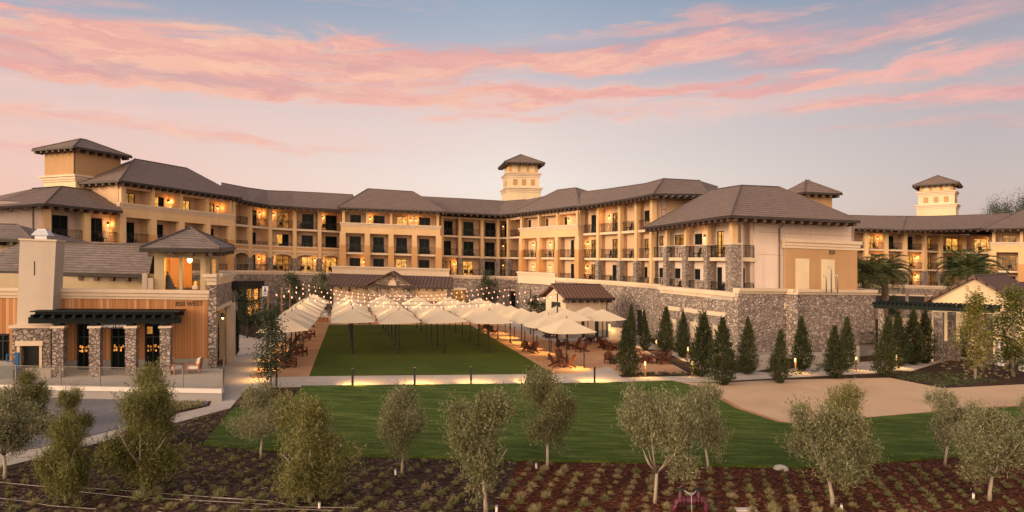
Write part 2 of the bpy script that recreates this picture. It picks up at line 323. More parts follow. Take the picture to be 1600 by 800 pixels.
def chips(name, stops, sc=13):
    b = NB(name, .95, .15); v = b.n('ShaderNodeTexVoronoi'); v.inputs['Scale'].default_value = sc; b.L(b.coord((1, 1.6, 1)), v.inputs['Vector']); s = b.n('ShaderNodeSeparateColor'); b.L(v.outputs['Color'], s.inputs[0])
    f = b.math('MULTIPLY', s.outputs[0], b.math('ADD', .72, b.math('MULTIPLY', b.noise(.9, 5, .7), .5)), clamp=True); b.color(b.ramp(f, stops)); b.bump(b.math('ADD', s.outputs[1], b.noise(6, 4)), .9, .07); M[name] = b.m
chips('soil', [(0, (0.012, 0.007, 0.005)), (.45, (0.036, 0.020, 0.014)), (.8, (0.080, 0.046, 0.031)), (.95, (0.15, 0.095, 0.066)), (1, (0.30, 0.23, 0.18))])
chips('redmulch', [(.0, (0.018, 0.006, 0.003)), (.45, (0.060, 0.017, 0.008)), (.8, (0.118, 0.036, 0.016)), (.94, (0.21, 0.075, 0.038)), (1, (0.36, 0.19, 0.11))])
ground('darkmulch', [(.3, (0.02, 0.012, 0.009)), (.5, (0.045, 0.025, 0.018)), (.75, (0.12, 0.07, 0.05))], 2.0, 14, .06)
ground('lawn', [(.34, (0.020, 0.040, 0.004)), (.5, (0.056, 0.092, 0.012)), (.64, (0.145, 0.172, 0.044))], 1.3, 17, .1, asp=(.45, 2.3, 1), fw=.36)
ground('turf', [(.25, (0.040, 0.062, 0.005)), (.5, (0.058, 0.080, 0.008)), (.75, (0.080, 0.100, 0.013))], .9, 34, .02, asp=(.6, 1.6, 1))
ground('gravel', [(.25, (0.36, 0.19, 0.10)), (.5, (0.44, 0.25, 0.14)), (.75, (0.52, 0.31, 0.18))], .5, 40, .01, bs=.2)
ground('gravelroad', [(.25, (0.43, 0.29, 0.18)), (.5, (0.50, 0.345, 0.22)), (.75, (0.57, 0.405, 0.27))], .4, 36, .01, bs=.2)
ground('edging', [(.3, (0.34, 0.16, 0.09)), (.7, (0.46, 0.24, 0.14))], .8, 30, .01)
ground('asphalt', [(.3, (0.13, 0.125, 0.14)), (.7, (0.19, 0.18, 0.195))], .5, 50, .01, bs=.2)
b = NB('concrete', .9, .2); f = b.noise(.6, 5, .6); g = b.noise(30, 3); br = b.n('ShaderNodeTexBrick'); b.L(b.coord(), br.inputs['Vector']); br.offset = 0; br.inputs['Scale'].default_value = 1; br.inputs['Brick Width'].default_value = 2.4; br.inputs['Row Height'].default_value = 2.4; br.inputs['Mortar Size'].default_value = .012
br.inputs['Color1'].default_value = br.inputs['Color2'].default_value = (1, 1, 1, 1); br.inputs['Mortar'].default_value = (.55, .52, .5, 1)
b.color(b.mix(1.0, b.mix(.4, b.ramp(f, [(.3, (.36, .31, .27)), (.7, (.46, .40, .35))]), b.ramp(g, [(.3, (.34, .30, .26)), (.7, (.48, .42, .37))])), br.outputs['Color'], 'MULTIPLY')); M['concrete'] = b.m
def leafmat(name, stops, rough=.6, trans=.25):
    b = NB(name, rough, .3); ge = b.n('ShaderNodeNewGeometry'); oi = b.n('ShaderNodeObjectInfo')
    r = b.math('ADD', b.math('MULTIPLY', ge.outputs['Random Per Island'], .74), b.math('MULTIPLY', oi.outputs['Random'], .26)); c = b.ramp(r, stops); b.color(c)
    tr = b.n('ShaderNodeBsdfTranslucent'); b.L(c, tr.inputs[0]); ms = b.n('ShaderNodeMixShader'); ms.inputs[0].default_value = trans; b.L(b.p.outputs[0], ms.inputs[1]); b.L(tr.outputs[0], ms.inputs[2]); b.L(ms.outputs[0], b.t.nodes['Material Output'].inputs[0]); M[name] = b.m
leafmat('olive', [(0, (0.085, 0.088, 0.034)), (.4, (0.162, 0.164, 0.070)), (.72, (0.28, 0.270, 0.150)), (1, (0.48, 0.44, 0.31))], .55, .36)
leafmat('olivegreen', [(0, (0.060, 0.070, 0.016)), (.4, (0.135, 0.138, 0.036)), (.72, (0.24, 0.22, 0.075)), (1, (0.40, 0.35, 0.17))], .55, .36)
leafmat('conifer', [(0, (0.012, 0.018, 0.006)), (.5, (0.030, 0.040, 0.012)), (.85, (0.066, 0.074, 0.022)), (1, (0.12, 0.09, 0.03))], .7, .1)
leafmat('cypress', [(0, (0.010, 0.020, 0.010)), (1, (0.025, 0.040, 0.016))], .7, .1)
leafmat('darkleaf', [(0, (0.022, 0.035, 0.016)), (.6, (0.045, 0.062, 0.028)), (1, (0.085, 0.10, 0.05))])
leafmat('yellowleaf', [(0, (0.055, 0.075, 0.014)), (.5, (0.12, 0.13, 0.026)), (.8, (0.22, 0.17, 0.035)), (1, (0.30, 0.15, 0.03))])
leafmat('palm', [(0, (0.040, 0.060, 0.020)), (.6, (0.095, 0.115, 0.038)), (1, (0.20, 0.19, 0.075))])
leafmat('tuft', [(0, (0.17, 0.15, 0.07)), (.5, (0.29, 0.25, 0.125)), (1, (0.46, 0.39, 0.23))])
leafmat('tuftgreen', [(0, (0.09, 0.10, 0.038)), (.5, (0.18, 0.18, 0.075)), (1, (0.31, 0.29, 0.15))])
leafmat('grassblade', [(0, (0.025, 0.05, 0.006)), (.6, (0.06, 0.10, 0.014)), (1, (0.13, 0.16, 0.04))])
leafmat('lowplant', [(0, (0.035, 0.050, 0.02)), (.6, (0.07, 0.09, 0.035)), (1, (0.15, 0.11, 0.05))])
b = NB('canopy', .9, .1); c = b.mix(b.noise(1.5, 3), (.66, .55, .40), (.74, .63, .47)); b.color(c); tr = b.n('ShaderNodeBsdfTranslucent'); b.L(c, tr.inputs[0]); ms = b.n('ShaderNodeMixShader'); ms.inputs[0].default_value = .25
b.L(b.p.outputs[0], ms.inputs[1]); b.L(tr.outputs[0], ms.inputs[2]); b.L(ms.outputs[0], b.t.nodes['Material Output'].inputs[0]); M['canopy'] = b.m
# wire mesh of the terrace fence: fine wires, open between
b = NB('mesh', .6, .3); cz = b.n('ShaderNodeTexCoord'); s = b.n('ShaderNodeSeparateXYZ'); b.L(cz.outputs['Object'], s.inputs[0]); b.color((.22, .19, .16))
M['wire'] = b.m
# ---------------------------------------------------------------- ground sheets
m = MB()
for a, b_ in ((-700, -95), (-95, 95), (95, 700)): m.quad((a, -80, G(a)), (b_, -80, G(b_)), (b_, 900, G(b_)), (a, 900, G(a)))
tag(m.build('ground', M['soil']), 'dark brown soil around the planted beds and buildings', kind='structure')
def sheet(name, px, mat, k, thick=0.0):
    pts = [gp(x, y) for x, y in px]; m = MB()
    if thick:
        m.prism([(p.x, p.y) for p in pts], lambda x: G(x) - .05, lambda x: G(x) + thick)
    else: m.poly([(p.x, p.y, p.z + .004 * k) for p in pts])
    o = m.build(name, M[mat])
    if not thick and o.data.polygons[0].normal.z < 0: o.data.flip_normals()
    return tag(o, kind='structure')
sheet('plaza', [(330, 608), (335, 520), (372, 478), (470, 474), (900, 500), (1000, 520), (1075, 560), (1120, 586), (1260, 571), (1460, 545), (1480, 520), (1530, 530), (1500, 545), (1470, 560), (1390, 582), (1200, 592), (1090, 597.5), (1045, 596), (930, 598), (700, 603), (460, 607)], 'concrete', 1)
sheet('gravel_terrace', [(392, 591), (483, 588), (514, 507.2), (478, 506), (432, 535)], 'gravel', 2)
sheet('gravel_terrace', [(735, 507), (865, 584.5), (905, 583), (950, 572), (972, 588), (1078, 584), (1045, 568), (1000, 545), (962, 530), (900, 536), (850, 530), (800, 512)], 'gravel', 2)
sheet('plaza', [(800, 513), (850, 531), (875, 535), (905, 527), (845, 505)], 'concrete', 3)
sheet('gravel_terrace', [(478, 506.5), (514, 507.5), (735, 507.5), (760, 512), (800, 511), (740, 497), (640, 494), (520, 496)], 'gravel', 2)
sheet('lawn', [(483, 588), (865, 584.5), (735, 507.5), (514, 507.5)], 'turf', 4)
sheet('planting_bed', [(372, 480), (425, 486), (432, 508), (405, 530), (370, 522), (365, 500)], 'darkmulch', 3)
sheet('planting_bed', [(966, 586), (972, 590), (1100, 587), (1104, 581), (1078, 584)], 'darkmulch', 4)
sheet('planting_bed', [(1046, 567), (1078, 584), (1103, 581), (1090, 575), (1035, 548), (1004, 545)], 'darkmulch', 4)
sheet('planting_bed', [(1010, 528), (1030, 545), (1112, 575), (1200, 582), (1260, 572), (1395, 562), (1400, 545), (1250, 555), (1160, 558), (1060, 530)], 'darkmulch', 3)
sheet('path', [(1000, 537), (1075, 562), (1110, 580), (1135, 585), (1105, 566), (1070, 553), (1020, 538)], 'concrete', 5)
sheet('path', [(340, 607.5), (385, 607.5), (360, 638), (271, 662), (145, 695), (61, 716), (-20, 736), (-20, 710), (60, 701), (145, 681), (275, 647), (327, 635)], 'concrete', 3)
sheet('driveway', [(-60, 612), (335, 612), (322, 634), (275, 646), (145, 680), (60, 700), (-20, 709), (-160, 735)], 'asphalt', 2)
sheet('planting_bed', [(245, 634), (318, 630), (322, 634), (275, 646), (235, 655)], 'darkmulch', 3)
sheet('planting_bed', [(472, 604.8), (389, 607), (364, 637.5), (398, 633), (452, 628)], 'soil', 2)
LAWN = [(472, 605), (930, 600), (1050, 596.5), (1090, 606), (1150, 640.5), (1215, 662), (1245, 665.5), (1380, 653), (1520, 641), (2300, 602), (2300, 660), (1600, 703), (1480, 716), (1370, 724.5), (1240, 732), (1150, 730), (1000, 724), (860, 722), (650, 716), (520, 713), (405, 703), (317, 696), (366, 639.5), (455, 627)]
sheet('lawn', LAWN, 'lawn', 3, .09)
sheet('gravel_road', [(1050, 596.5), (1088, 598.5), (1200, 594), (1390, 590.5), (1473, 607), (2300, 566), (2300, 600), (1520, 639), (1380, 651.5), (1242, 663), (1218, 659.5), (1153, 638), (1096, 607)], 'gravelroad', 4)
sheet('gravel_edging', [(1050, 596.5), (1062, 597), (1104, 607.5), (1158, 637.5), (1222, 658.5), (1244, 661.5), (1380, 650), (1520, 637.5), (2300, 598.5), (2300, 601.5), (1520, 640.5), (1380, 653), (1243, 665), (1215, 661), (1150, 639.8), (1090, 606)], 'edging', 5)
sheet('planting_bed', [(1090, 598), (1200, 592.5), (1388, 583.5), (1395, 590), (1200, 594.5), (1102, 600)], 'darkmulch', 5)
sheet('planting_bed', [(1388, 590), (1475, 607), (2200, 571), (1900, 530), (1520, 540), (1478, 566), (1426, 581)], 'darkmulch', 5)
sheet('path', [(1383, 579), (1424, 580.5), (1476, 564.5), (1503, 560), (1503, 540), (1474, 538), (1466, 551), (1442, 560), (1416, 569), (1390, 574)], 'concrete', 7)
sheet('path', [(1495, 561), (1640, 577), (1640, 571), (1500, 555)], 'concrete', 8)
sheet('mulch_bed', [(812, 719), (860, 722.5), (1000, 724.5), (1150, 730.5), (1240, 732.5), (1370, 725), (1480, 716.5), (1600, 703.5), (1720, 690), (1980, 850), (740, 850), (790, 770)], 'redmulch', 1)
# stone kerb plates and a low boulder at the lawn edge
m = MB(); p = gp(518, 706); m.box((p.x, p.y), (1, .02), .3, .17, p.z + .05, p.z + .13)
tag(m.build('stone_slab', M['rock']), 'pale flat stone slab let into the front lawn edge', 'stone slab')
m = MB(); p = gp(1220, 733); m.lathe([(.27, -.05), (.26, .04), (.2, .10), (.09, .14), (.02, .145)], 12, p)
tag(m.build('boulder', M['rock'], smooth=True), 'low pale rounded boulder at the lawn edge in the red mulch', 'boulder')
for i, (x, y, l) in enumerate([(1165, 798, 'pale flat stone half cut by the bottom edge, beside the purple pipe')]):
    m = MB(); p = gp(x, y); m.box((p.x, p.y), (1, 0), .3, .1, p.z, p.z + .06); tag(m.build('stone_slab', M['rock']), l, 'stone slab')
# ---------------------------------------------------------------- hotel
F1, F2, F3, EV = 4.9, 8.0, 11.1, 14.0          # floor levels and eave above the site
REC = 1.6
def sconce(parent, p, n_out, down=True, e=140, hgt=.34):
    """wall lamp: backplate, body, hood + its own light just below it"""
    m = MB(); u = Vector((-n_out.y, n_out.x)); c = Vector((p.x, p.y)) + n_out * .09
    m.box((p.x + n_out.x * .02, p.y + n_out.y * .02), u, .06, .02, p.z - .12, p.z + .16); m.lathe([(.05, .16), (.09, .1), (.11, -.06), (.10, -.1)], 8, (c.x, c.y, p.z))
    o = m.build('wall_lamp', M['dark'], parent); g = MB(); g.lathe([(.02, -.2), (.05, -.17), (.055, -.1), (.04, -.07)], 8, (c.x, c.y, p.z)); g.build('bulb', M['lampglow'], o)
    l = bpy.data.lights.new('wall_lamp_light', 'SPOT'); l.energy = e; l.color = (1, .58, .20); l.spot_size = R(64); l.spot_blend = 1.0; l.shadow_soft_size = .06
    lo = bpy.data.objects.new('wall_lamp_light', l); col.objects.link(lo); lo.parent = o; q = c + n_out * .12; lo.location = (q.x, q.y, p.z - .2); lo.rotation_euler = (0, 0, 0)
    l2 = bpy.data.lights.new('wall_lamp_halo', 'POINT'); l2.energy = e * .15; l2.color = (1, .46, .12); l2.shadow_soft_size = .12; lo = bpy.data.objects.new('wall_lamp_halo', l2); col.objects.link(lo); lo.parent = o; q = c + n_out * .3; lo.location = (q.x, q.y, p.z - .05)
    return o
def parse(s):
    """'32-55d l70' -> openings and lamps by photo column"""
    ops, lamps = [], []
    for t in s.split():
        if t[0] == 'l': lamps.append(float(t[1:]))
        else:
            a, b_ = t[:-1].split('-'); ops.append((float(a), float(b_), t[-1]))
    return ops, lamps
GL = {'d': 'glass', 'h': 'dim', 'y': 'lit', 'w': 'glass', 'v': 'dim'}
SEATS = []                                       # balcony chair spots, filled while the bays are built
def opening(parent, A, B, t0, t1, z0, z1, kind, off):
    """framed glass door or window sitting inside its hole in the back wall"""
    d = B - A; L = d.length; a = A + d * t0; b_ = A + d * t1; za = G(a.x); zb = G(b_.x); fw = .07
    m = MB(); n = nrm(d); e = d.normalized() * fw
    m.wall(a, a + e, za + z0, za + z0, z1 - z0, .1, off); m.wall(b_ - e, b_, zb + z0, zb + z0, z1 - z0, .1, off)
    m.wall(a + e, b_ - e, za + z1 - fw, zb + z1 - fw, fw, .1, off); m.wall(a + e, b_ - e, za + z0, zb + z0, fw, .1, off)
    mid = (a + b_) / 2; m.wall(mid - e * .5, mid + e * .5, (za + zb) / 2 + z0 + fw, (za + zb) / 2 + z0 + fw, z1 - z0 - 2 * fw, .09, off + .004)
    o = m.build('window' if kind in 'wv' else 'balcony_door', M['dark'], parent)
    g = MB(); a2, b2 = a + e, b_ - e; a3 = a2 + n * (off + .06); b3 = b2 + n * (off + .06)
    if kind == 'p':                              # half drawn: one lit leaf, one dark
        mm = (a3 + b3) / 2
        g.quad((a3.x, a3.y, za + z0 + fw), (mm.x, mm.y, za + z0 + fw), (mm.x, mm.y, za + z1 - fw), (a3.x, a3.y, za + z1 - fw)); g.build('pane', M['lit'], o); g = MB(); a3 = mm
        g.quad((a3.x, a3.y, za + z0 + fw), (b3.x, b3.y, zb + z0 + fw), (b3.x, b3.y, zb + z1 - fw), (a3.x, a3.y, za + z1 - fw)); g.build('pane', M['glass'], o); return
    g.quad((a3.x, a3.y, za + z0 + fw), (b3.x, b3.y, zb + z0 + fw), (b3.x, b3.y, zb + z1 - fw), (a3.x, a3.y, za + z1 - fw)); g.build('pane', M[GL[kind]], o)
def bay(parent, W, A, B, fz, top, spec, rec=REC, door_h=2.3, n=None, wn=(.95, 2.15), chairs=None, e=140, bk=None):
    """one balcony bay on one floor: back wall with its openings, lamps"""
    n = n or nrm(B - A); a, b_ = bk or (A + n * rec, B + n * rec); ops, lamps = parse(spec); cuts = []
    d = b_ - a; L = d.length
    for x0, x1, k in ops:
        t0, t1 = sorted((frac(a, b_, x0), frac(a, b_, x1))); w_ = max(.14, min(.6, t1 - t0)); t0 = max(.05, min(.95 - w_, t0)); t1 = t0 + w_
        hi = fz + door_h; lo = fz + .02
        if k in 'wv': lo = fz + wn[0]; hi = fz + wn[1]
        cuts.append((t0, t1, lo, hi, k))
    cuts.sort(); t = 0
    z = lambda p: G(p.x)
    def piece(t0, t1, z0, z1):
        if t1 - t0 < 1e-3 or z1 - z0 < 1e-3: return
        p = a + d * t0; q = a + d * t1; W.wall(p, q, z(p) + z0, z(q) + z0, z1 - z0, .2)
    for t0, t1, lo, hi, k in cuts:
        piece(t, t0, fz, top); piece(t0, t1, hi, top); piece(t0, t1, fz, lo); t = t1
        opening(parent, a, b_, t0, t1, lo, hi, k, .06)
    piece(t, 1, fz, top)
    for x in lamps:
        tt = max(.06, min(.94, frac(a, b_, x))); p = a + d * tt; sconce(parent, Vector((p.x, p.y, G(p.x) + fz + 1.95)), -n, e=e)
    if chairs: SEATS.append((chairs, A + (B - A) * .62 + n * (rec * .55), fz, math.atan2(n.y, n.x), A + (B - A) * .3 + n * (rec * .5)))
def railing(parent, A, B, fz, inset=.06, h=1.07, gap=.1):
    d = (B - A); e = d.normalized(); a = A + e * gap; b_ = B - e * gap; n = nrm(d); a, b_ = a + n * inset, b_ + n * inset; L = (b_ - a).length; m = MB()
    for zz, s in ((h - .05, .05), (h - .2, .025), (.08, .03)): m.wall(a, b_, G(a.x) + fz + zz, G(b_.x) + fz + zz, s, .04)
    k = max(3, int(L / .125))
    for i in range(k + 1):
        p = a + (b_ - a) * (i / k); w = .022 if i in (0, k, k // 2) else .009; m.box((p.x + n.x * .02, p.y + n.y * .02), e, w, w, G(p.x) + fz + .0, G(p.x) + fz + h - .03)
    return m.build('railing', M['dark'], parent)
def column(parent, p, u, w, z0, z1, mat, name='column', cap=None, dpt=None):
    m = MB(); g = G(p.x); dp = dpt or w; m.box(p, u, w / 2, dp / 2, g + z0, g + z1)
    if cap: m.box(p, u, w / 2 + .06, dp / 2 + .06, g + z1 - cap, g + z1 + .003)
    return m.build(name, M[mat], parent)
def cornice(m, A, B, z0, z1, steps=((0, .35, .06), (.35, .7, .14), (.7, 1, .24)), ext=0.0):
    e = (B - A).normalized() * ext; a, b_ = A - e, B + e
    for f0, f1, o in steps: m.wall(a - (B - A).normalized() * o * .6, b_ + (B - A).normalized() * o * .6, G(a.x) + z0 + (z1 - z0) * f0, G(b_.x) + z0 + (z1 - z0) * f0, (z1 - z0) * (f1 - f0), o + .25, -o)
def rafters(m, A, B, z, over=.75, sp=.9, L=.9):
    d = B - A; n = nrm(d); e = d.normalized(); k = max(2, int(d.length / sp))
    for i in range(k + 1):
        p = A + d * ((i + .5) / (k + 1)); m.box((p.x + n.x * L * .5, p.y + n.y * L * .5), e, .09, L * .5, G(p.x) + z - .30, G(p.x) + z - .10)
def roof(parent, faces, ridges=(), eaves=(), name='roof', mat='roof', th=.14, raft=True, cap=.07):
    m = MB(); m.shell(faces, th); o = m.build(name, M[mat], parent)
    if ridges:
        r = MB()
        for a, b_ in ridges: r.tube([Vector(a) + Vector((0, 0, .03)), Vector(b_) + Vector((0, 0, .03))], cap, 6)
        r.build('ridge_cap', M['ridge'], o)
    if eaves:
        g = MB()
        for a, b_ in eaves:
            a, b_ = Vector(a), Vector(b_); A2, B2 = Vector((a.x, a.y)), Vector((b_.x, b_.y)); g.wall(A2, B2, a.z - .24, b_.z - .24, .22, .09, -.10)
            if raft:
                d = B2 - A2; n = nrm(d); e = d.normalized(); k = max(2, int(d.length / .85))
                for i in range(k):
                    f = (i + .5) / k; p = A2 + d * f; zz = a.z + (b_.z - a.z) * f; t = MB(); t.box((p.x + n.x * .40, p.y + n.y * .40), e, .11, .44, zz - .48, zz - .2); t.build('rafter_tail', M['rafter'], o)
        g.build('gutter', M['fascia'], o)
    return o
def hipquad(FL, FR, RL, RR):
    """front, two ends and the mirrored back of a hip roof"""
    a, b_ = Vector((FL.x, FL.y)), Vector((FR.x, FR.y)); n = nrm(b_ - a)
    def mir(p, r): k = 2 * (Vector((r.x, r.y)) - Vector((p.x, p.y))).dot(n); return Vector((p.x + n.x * k, p.y + n.y * k, p.z))
    BL, BR = mir(FL, RL), mir(FR, RR)
    return [[FL, FR, RR, RL], [BL, FL, RL], [FR, BR, RR], [BR, BL, RL, RR]], [(RL, RR), (FL, RL), (FR, RR), (BL, RL), (BR, RR)], BL, BR
def bodybox(W, A, B, depth, z0, z1, off):
    n = nrm(B - A); a, b_ = A + n * off, B + n * off; W.wall(a, b_, G(a.x) + z0, G(b_.x) + z0, z1 - z0, depth)

def wing(name, label, pts, phrase, f3, f2, f1, f1style='rail', stone1=True, colw=.5, depth=9, rec=REC, ev=EV):
    """open balcony wing: plan points of the column line, per-bay specs for three floors"""
    t = thing(name, label, 'hotel wing'); W = MB(); nb = len(pts) - 1
    ns = [nrm(pts[i + 1] - pts[i]) for i in range(nb)]
    cn = [ns[0]] + [(ns[i] + ns[i - 1]).normalized() for i in range(1, nb)] + [ns[-1]]
    bp_ = [pts[i] + cn[i] * (rec / max(.5, cn[i].dot(ns[min(i, nb - 1)]))) for i in range(nb + 1)]; bq_ = [pts[i] + cn[i] * ((rec + .32) / max(.5, cn[i].dot(ns[min(i, nb - 1)]))) for i in range(nb + 1)]
    for i in range(nb):
        A, B = pts[i], pts[i + 1]; n = ns[i]
        for fl, (fz, top, specs) in enumerate(((F1, F2, f1), (F2, F3, f2), (F3, ev, f3))):
            if specs is None: continue
            lab = ('%s floor of the %s, bay %s' % (('lower', 'middle', 'top')[fl], phrase, ORD[i])) if not (fl == 0 and f1style == 'none') else None
            bay(t, W, A, B, fz, top - (.0 if fl == 2 else .28), specs[i], n=n, chairs=lab, rec=rec, bk=(bp_[i], bp_[i + 1]))
            if fl > 0 or True:
                s = MB(); s.wall(A, B, G(A.x) + fz - .28, G(B.x) + fz - .28, .28, rec + .18, -.06); s.build('balcony_slab', M['trim'], t)
            if fl == 0 and f1style == 'arch':
                sp = MB(); N = 14; z0, zc, zt = F1 + 1.95, F1 + 2.62, F2 + .55; d = B - A
                for k in range(N):
                    u0, u1 = k / N, (k + 1) / N; f = lambda u: z0 + (zc - z0) * math.sqrt(max(0, 1 - (2 * u - 1) ** 2))
                    p, q = A + d * (.05 + .9 * u0), A + d * (.05 + .9 * u1); za, zb = f(u0), f(u1)
                    sp.hexa([(p.x, p.y, G(p.x) + za), (q.x, q.y, G(q.x) + zb), (q.x + n.x * .3, q.y + n.y * .3, G(q.x) + zb), (p.x + n.x * .3, p.y + n.y * .3, G(p.x) + za)],
                            [(p.x, p.y, G(p.x) + zt), (q.x, q.y, G(q.x) + zt), (q.x + n.x * .3, q.y + n.y * .3, G(q.x) + zt), (p.x + n.x * .3, p.y + n.y * .3, G(p.x) + zt)])
                so = sp.build('arch_panel', M['orange'], t); ar = MB()
                pl = [A + d * (.05 + .9 * k / N) - n * .04 for k in range(N + 1)]
                ar.tube([(p.x, p.y, G(p.x) + f(k / N)) for k, p in enumerate(pl)], .11, 6); ar.wall(A + d * .03, A + d * .97, G(A.x) + zt - .16, G(B.x) + zt - .16, .2, .38, -.06); ar.build('arch_trim', M['trim'], so)
            elif fl < 3 and not (fl == 0 and f1style == 'none'):
                pass
            railing(t, A, B, fz if not (fl == 1 and f1style == 'arch') else fz + .0)
    for i in range(nb + 1):
        p, u = pts[i], Vector((cn[i].y, -cn[i].x))
        W.wall(p + cn[i] * .2 + u * .1, p + cn[i] * (rec + .1) + u * .1, G(p.x) + F1, G(p.x) + F1, ev - F1, .2)
        if stone1:
            column(t, p, u, colw + .22, F1 - .3, F2 - .3 if f1style != 'arch' else F1 + 2.0, 'stonepier', 'stone_pier', None); column(t, p, u, colw, F2 - .3 if f1style != 'arch' else F1 + 2.0, ev, 'cream', 'column')
        else: column(t, p, u, colw, F1 - .3, ev, 'cream', 'column')
    W.build('wall', M['wallcream'], t); Bd = MB()
    for i in range(nb): Bd.wall(bq_[i], bq_[i + 1], G(bq_[i].x), G(bq_[i + 1].x), ev - .1, depth)
    c = MB()
    for i in range(nb): A, B = pts[i], pts[i + 1]; c.wall(A, B, G(A.x) + ev - .13, G(B.x) + ev - .13, .12, rec + .3, .06); c.wall(A, B, G(A.x) + ev - .35, G(B.x) + ev - .35, .3, .3, .05)
    c.build('soffit', M['wallcream'], t); Bd.build('core_wall', M['wallcream'], t)
    return t
def pavilion(name, label, pts, phrase, f3, f2, f1, ext=.5, depth=8, low=True, lowcol='orange', ptop=12.15, hb=10.68, rec=REC):
    """projecting pavilion: parapet band with cornice at the top floor, broad two-tone piers below"""
    t = thing(name, label, 'hotel pavilion'); W = MB(); nb = len(pts) - 1; A0, B0 = pts[0], pts[-1]; n = nrm(B0 - A0); u = (B0 - A0).normalized()
    for i in range(nb):
        A, B = pts[i], pts[i + 1]
        bay(t, W, A, B, F3, EV, f3[i], n=n, rec=rec); bay(t, W, A, B, F2, F3 - .28, f2[i], n=n, rec=rec, chairs='middle floor of the %s, bay %s' % (phrase, ORD[i])); bay(t, W, A, B, F1, F2 - .28, f1[i], n=n, rec=rec)
        for fz in (F1, F2, F3):
            s = MB(); s.wall(A, B, G(A.x) + fz - .28, G(B.x) + fz - .28, .28, rec + .12, .02); s.build('balcony_slab', M['trim'], t)
        railing(t, A, B, F2, gap=.36); 
        if low: railing(t, A, B, F1, gap=.36)
    a, b_ = A0 - u * ext * .7, B0 + u * ext * .7
    pr = MB(); pr.wall(a, b_, G(a.x) + hb, G(b_.x) + hb, ptop - .3 - hb, .45, -.22); pr.build('parapet', M['cream'], t)
    co = MB(); cornice(co, a - n * .22, b_ - n * .22, ptop - .52, ptop); co.build('cornice', M['trim'], t)
    vt = MB()
    for i in range(nb): c = (pts[i] + pts[i + 1]) / 2 - n * .23; vt.lathe([(.09, 0), (.09, .02)], 8, (c.x, c.y, G(c.x) + hb + .42))
    for i in range(nb + 1):
        p = pts[i] + (u * -.12 if i == 0 else u * .12 if i == nb else u * 0)
        column(t, p, u, .82 if 0 < i < nb else .9, F1 - .4, F2 + 1.0, lowcol, 'pier', None, .6); column(t, p, u, .72 if 0 < i < nb else .8, F2 + 1.0, hb + .05, 'cream', 'column', None, .5)
        column(t, pts[i], u, .36, F3 + .3, EV - .02, 'cream', 'post')
        W.wall(p + n * .2 + u * .1, p + n * (rec + .1) + u * .1, G(p.x) + F1, G(p.x) + F1, EV - F1, .2)
    W.build('wall', M['wallcream'], t); Bd = MB(); bodybox(Bd, A0, B0, depth, 0, EV - .1, rec + .32); Bd.build('core_wall', M['wallcream'], t)
    c = MB(); c.wall(A0, B0, G(A0.x) + EV - .13, G(B0.x) + EV - .13, .12, rec + .3, .06); c.wall(a, b_, G(a.x) + EV - .35, G(b_.x) + EV - .35, .3, .3, .05); c.build('soffit', M['wallcream'], t)
    return t

# --- left block (four bays) and its annex (two bays, two storeys)
LA, LB = C(190, 15.2), C(359, 12.5)
lp = [LA] + [on_line(LA, LB, x) for x in (238, 282, 323)] + [LB]
left = pavilion('hotel_wing', 'left hotel block with four bays below a hip roof, right of the square ochre tower', lp, 'left hotel block',
    ['193-211h', '241-256p l262.5', '284-297y', '324-335h l339.5'], ['197-210d', '244-255d', '287-296d', '326-334d'], ['197-210d', '244-255d', '287-296d', '326-334d'], ext=.6)
FL, FR, RL, RR = P(187, 281, 64.6), P(377.5, 308.5, 80.6), P(210, 248.5, 73.5), P(292, 263, 82)
fc, rd, BL, BR = hipquad(FL, FR, RL, RR); BL = FL + (BL - FL) * .5; fc = [fc[0], [BL, FL, RL], fc[2], [BR, BL, RL, RR]]; roof(left, fc, rd[:3] + rd[4:], [(FL, FR), (BL, FL)])
n_l = nrm(LB - LA); u_l = (LB - LA).normalized()
sw = MB(); q = LA + n_l * 9 + u_l * .3; sw.wall(q, LA + u_l * .3, G(q.x), G(LA.x), EV - .05, .25); sw.build('end_wall', M['pinkwall'], left)
# square tower at the left corner of the block
tw = MB(); tc0 = C(118, 1000 / 66.2); tu = Vector((.32, .947)); tn = Vector((-tu.y, tu.x))
cen = tc0 + tu * 2.65 + tn * 2.3; tower = thing('tower', 'square ochre tower with a hip roof at the far left of the hotel', 'tower'); g0 = G(cen.x)
zt = lambda y: CAM_Z + (hor(118) - y) * .0662
lowm = MB(); lowm.box(cen, tu, 2.65, 2.3, g0 + 6, g0 + zt(274)); lowm.build('lower_wall', M['palecream'], tower)
um = MB(); um.box(cen, tu, 2.6, 2.25, g0 + zt(275), g0 + zt(232)); um.build('upper_wall', M['ochre'], tower)
cm = MB()
for k, (o, za, zb) in enumerate(((.1, 283, 280), (.2, 280, 276), (.34, 276, 273))): cm.box(cen, tu, 2.65 + o, 2.3 + o, g0 + zt(za), g0 + zt(zb) - .003)
cm.build('cornice', M['trim'], tower)
ex, ey = 3.35, 3.0; cor = [cen - tu * ex - tn * ey, cen - tu * ex + tn * ey, cen + tu * ex + tn * ey, cen + tu * ex - tn * ey]; ze = g0 + zt(231)
E = [Vector((c.x, c.y, ze)) for c in cor]; K0 = cen - tu * .35; K1 = cen + tu * .35; zk = ze + 1.45; K0 = Vector((K0.x, K0.y, zk)); K1 = Vector((K1.x, K1.y, zk))
roof(tower, [[E[1], E[0], K0], [E[0], E[3], K1, K0], [E[3], E[2], K1], [E[2], E[1], K0, K1]], [(E[0], K0), (E[3], K1), (K0, K1), (E[1], K0)], [(E[1], E[0]), (E[0], E[3])])
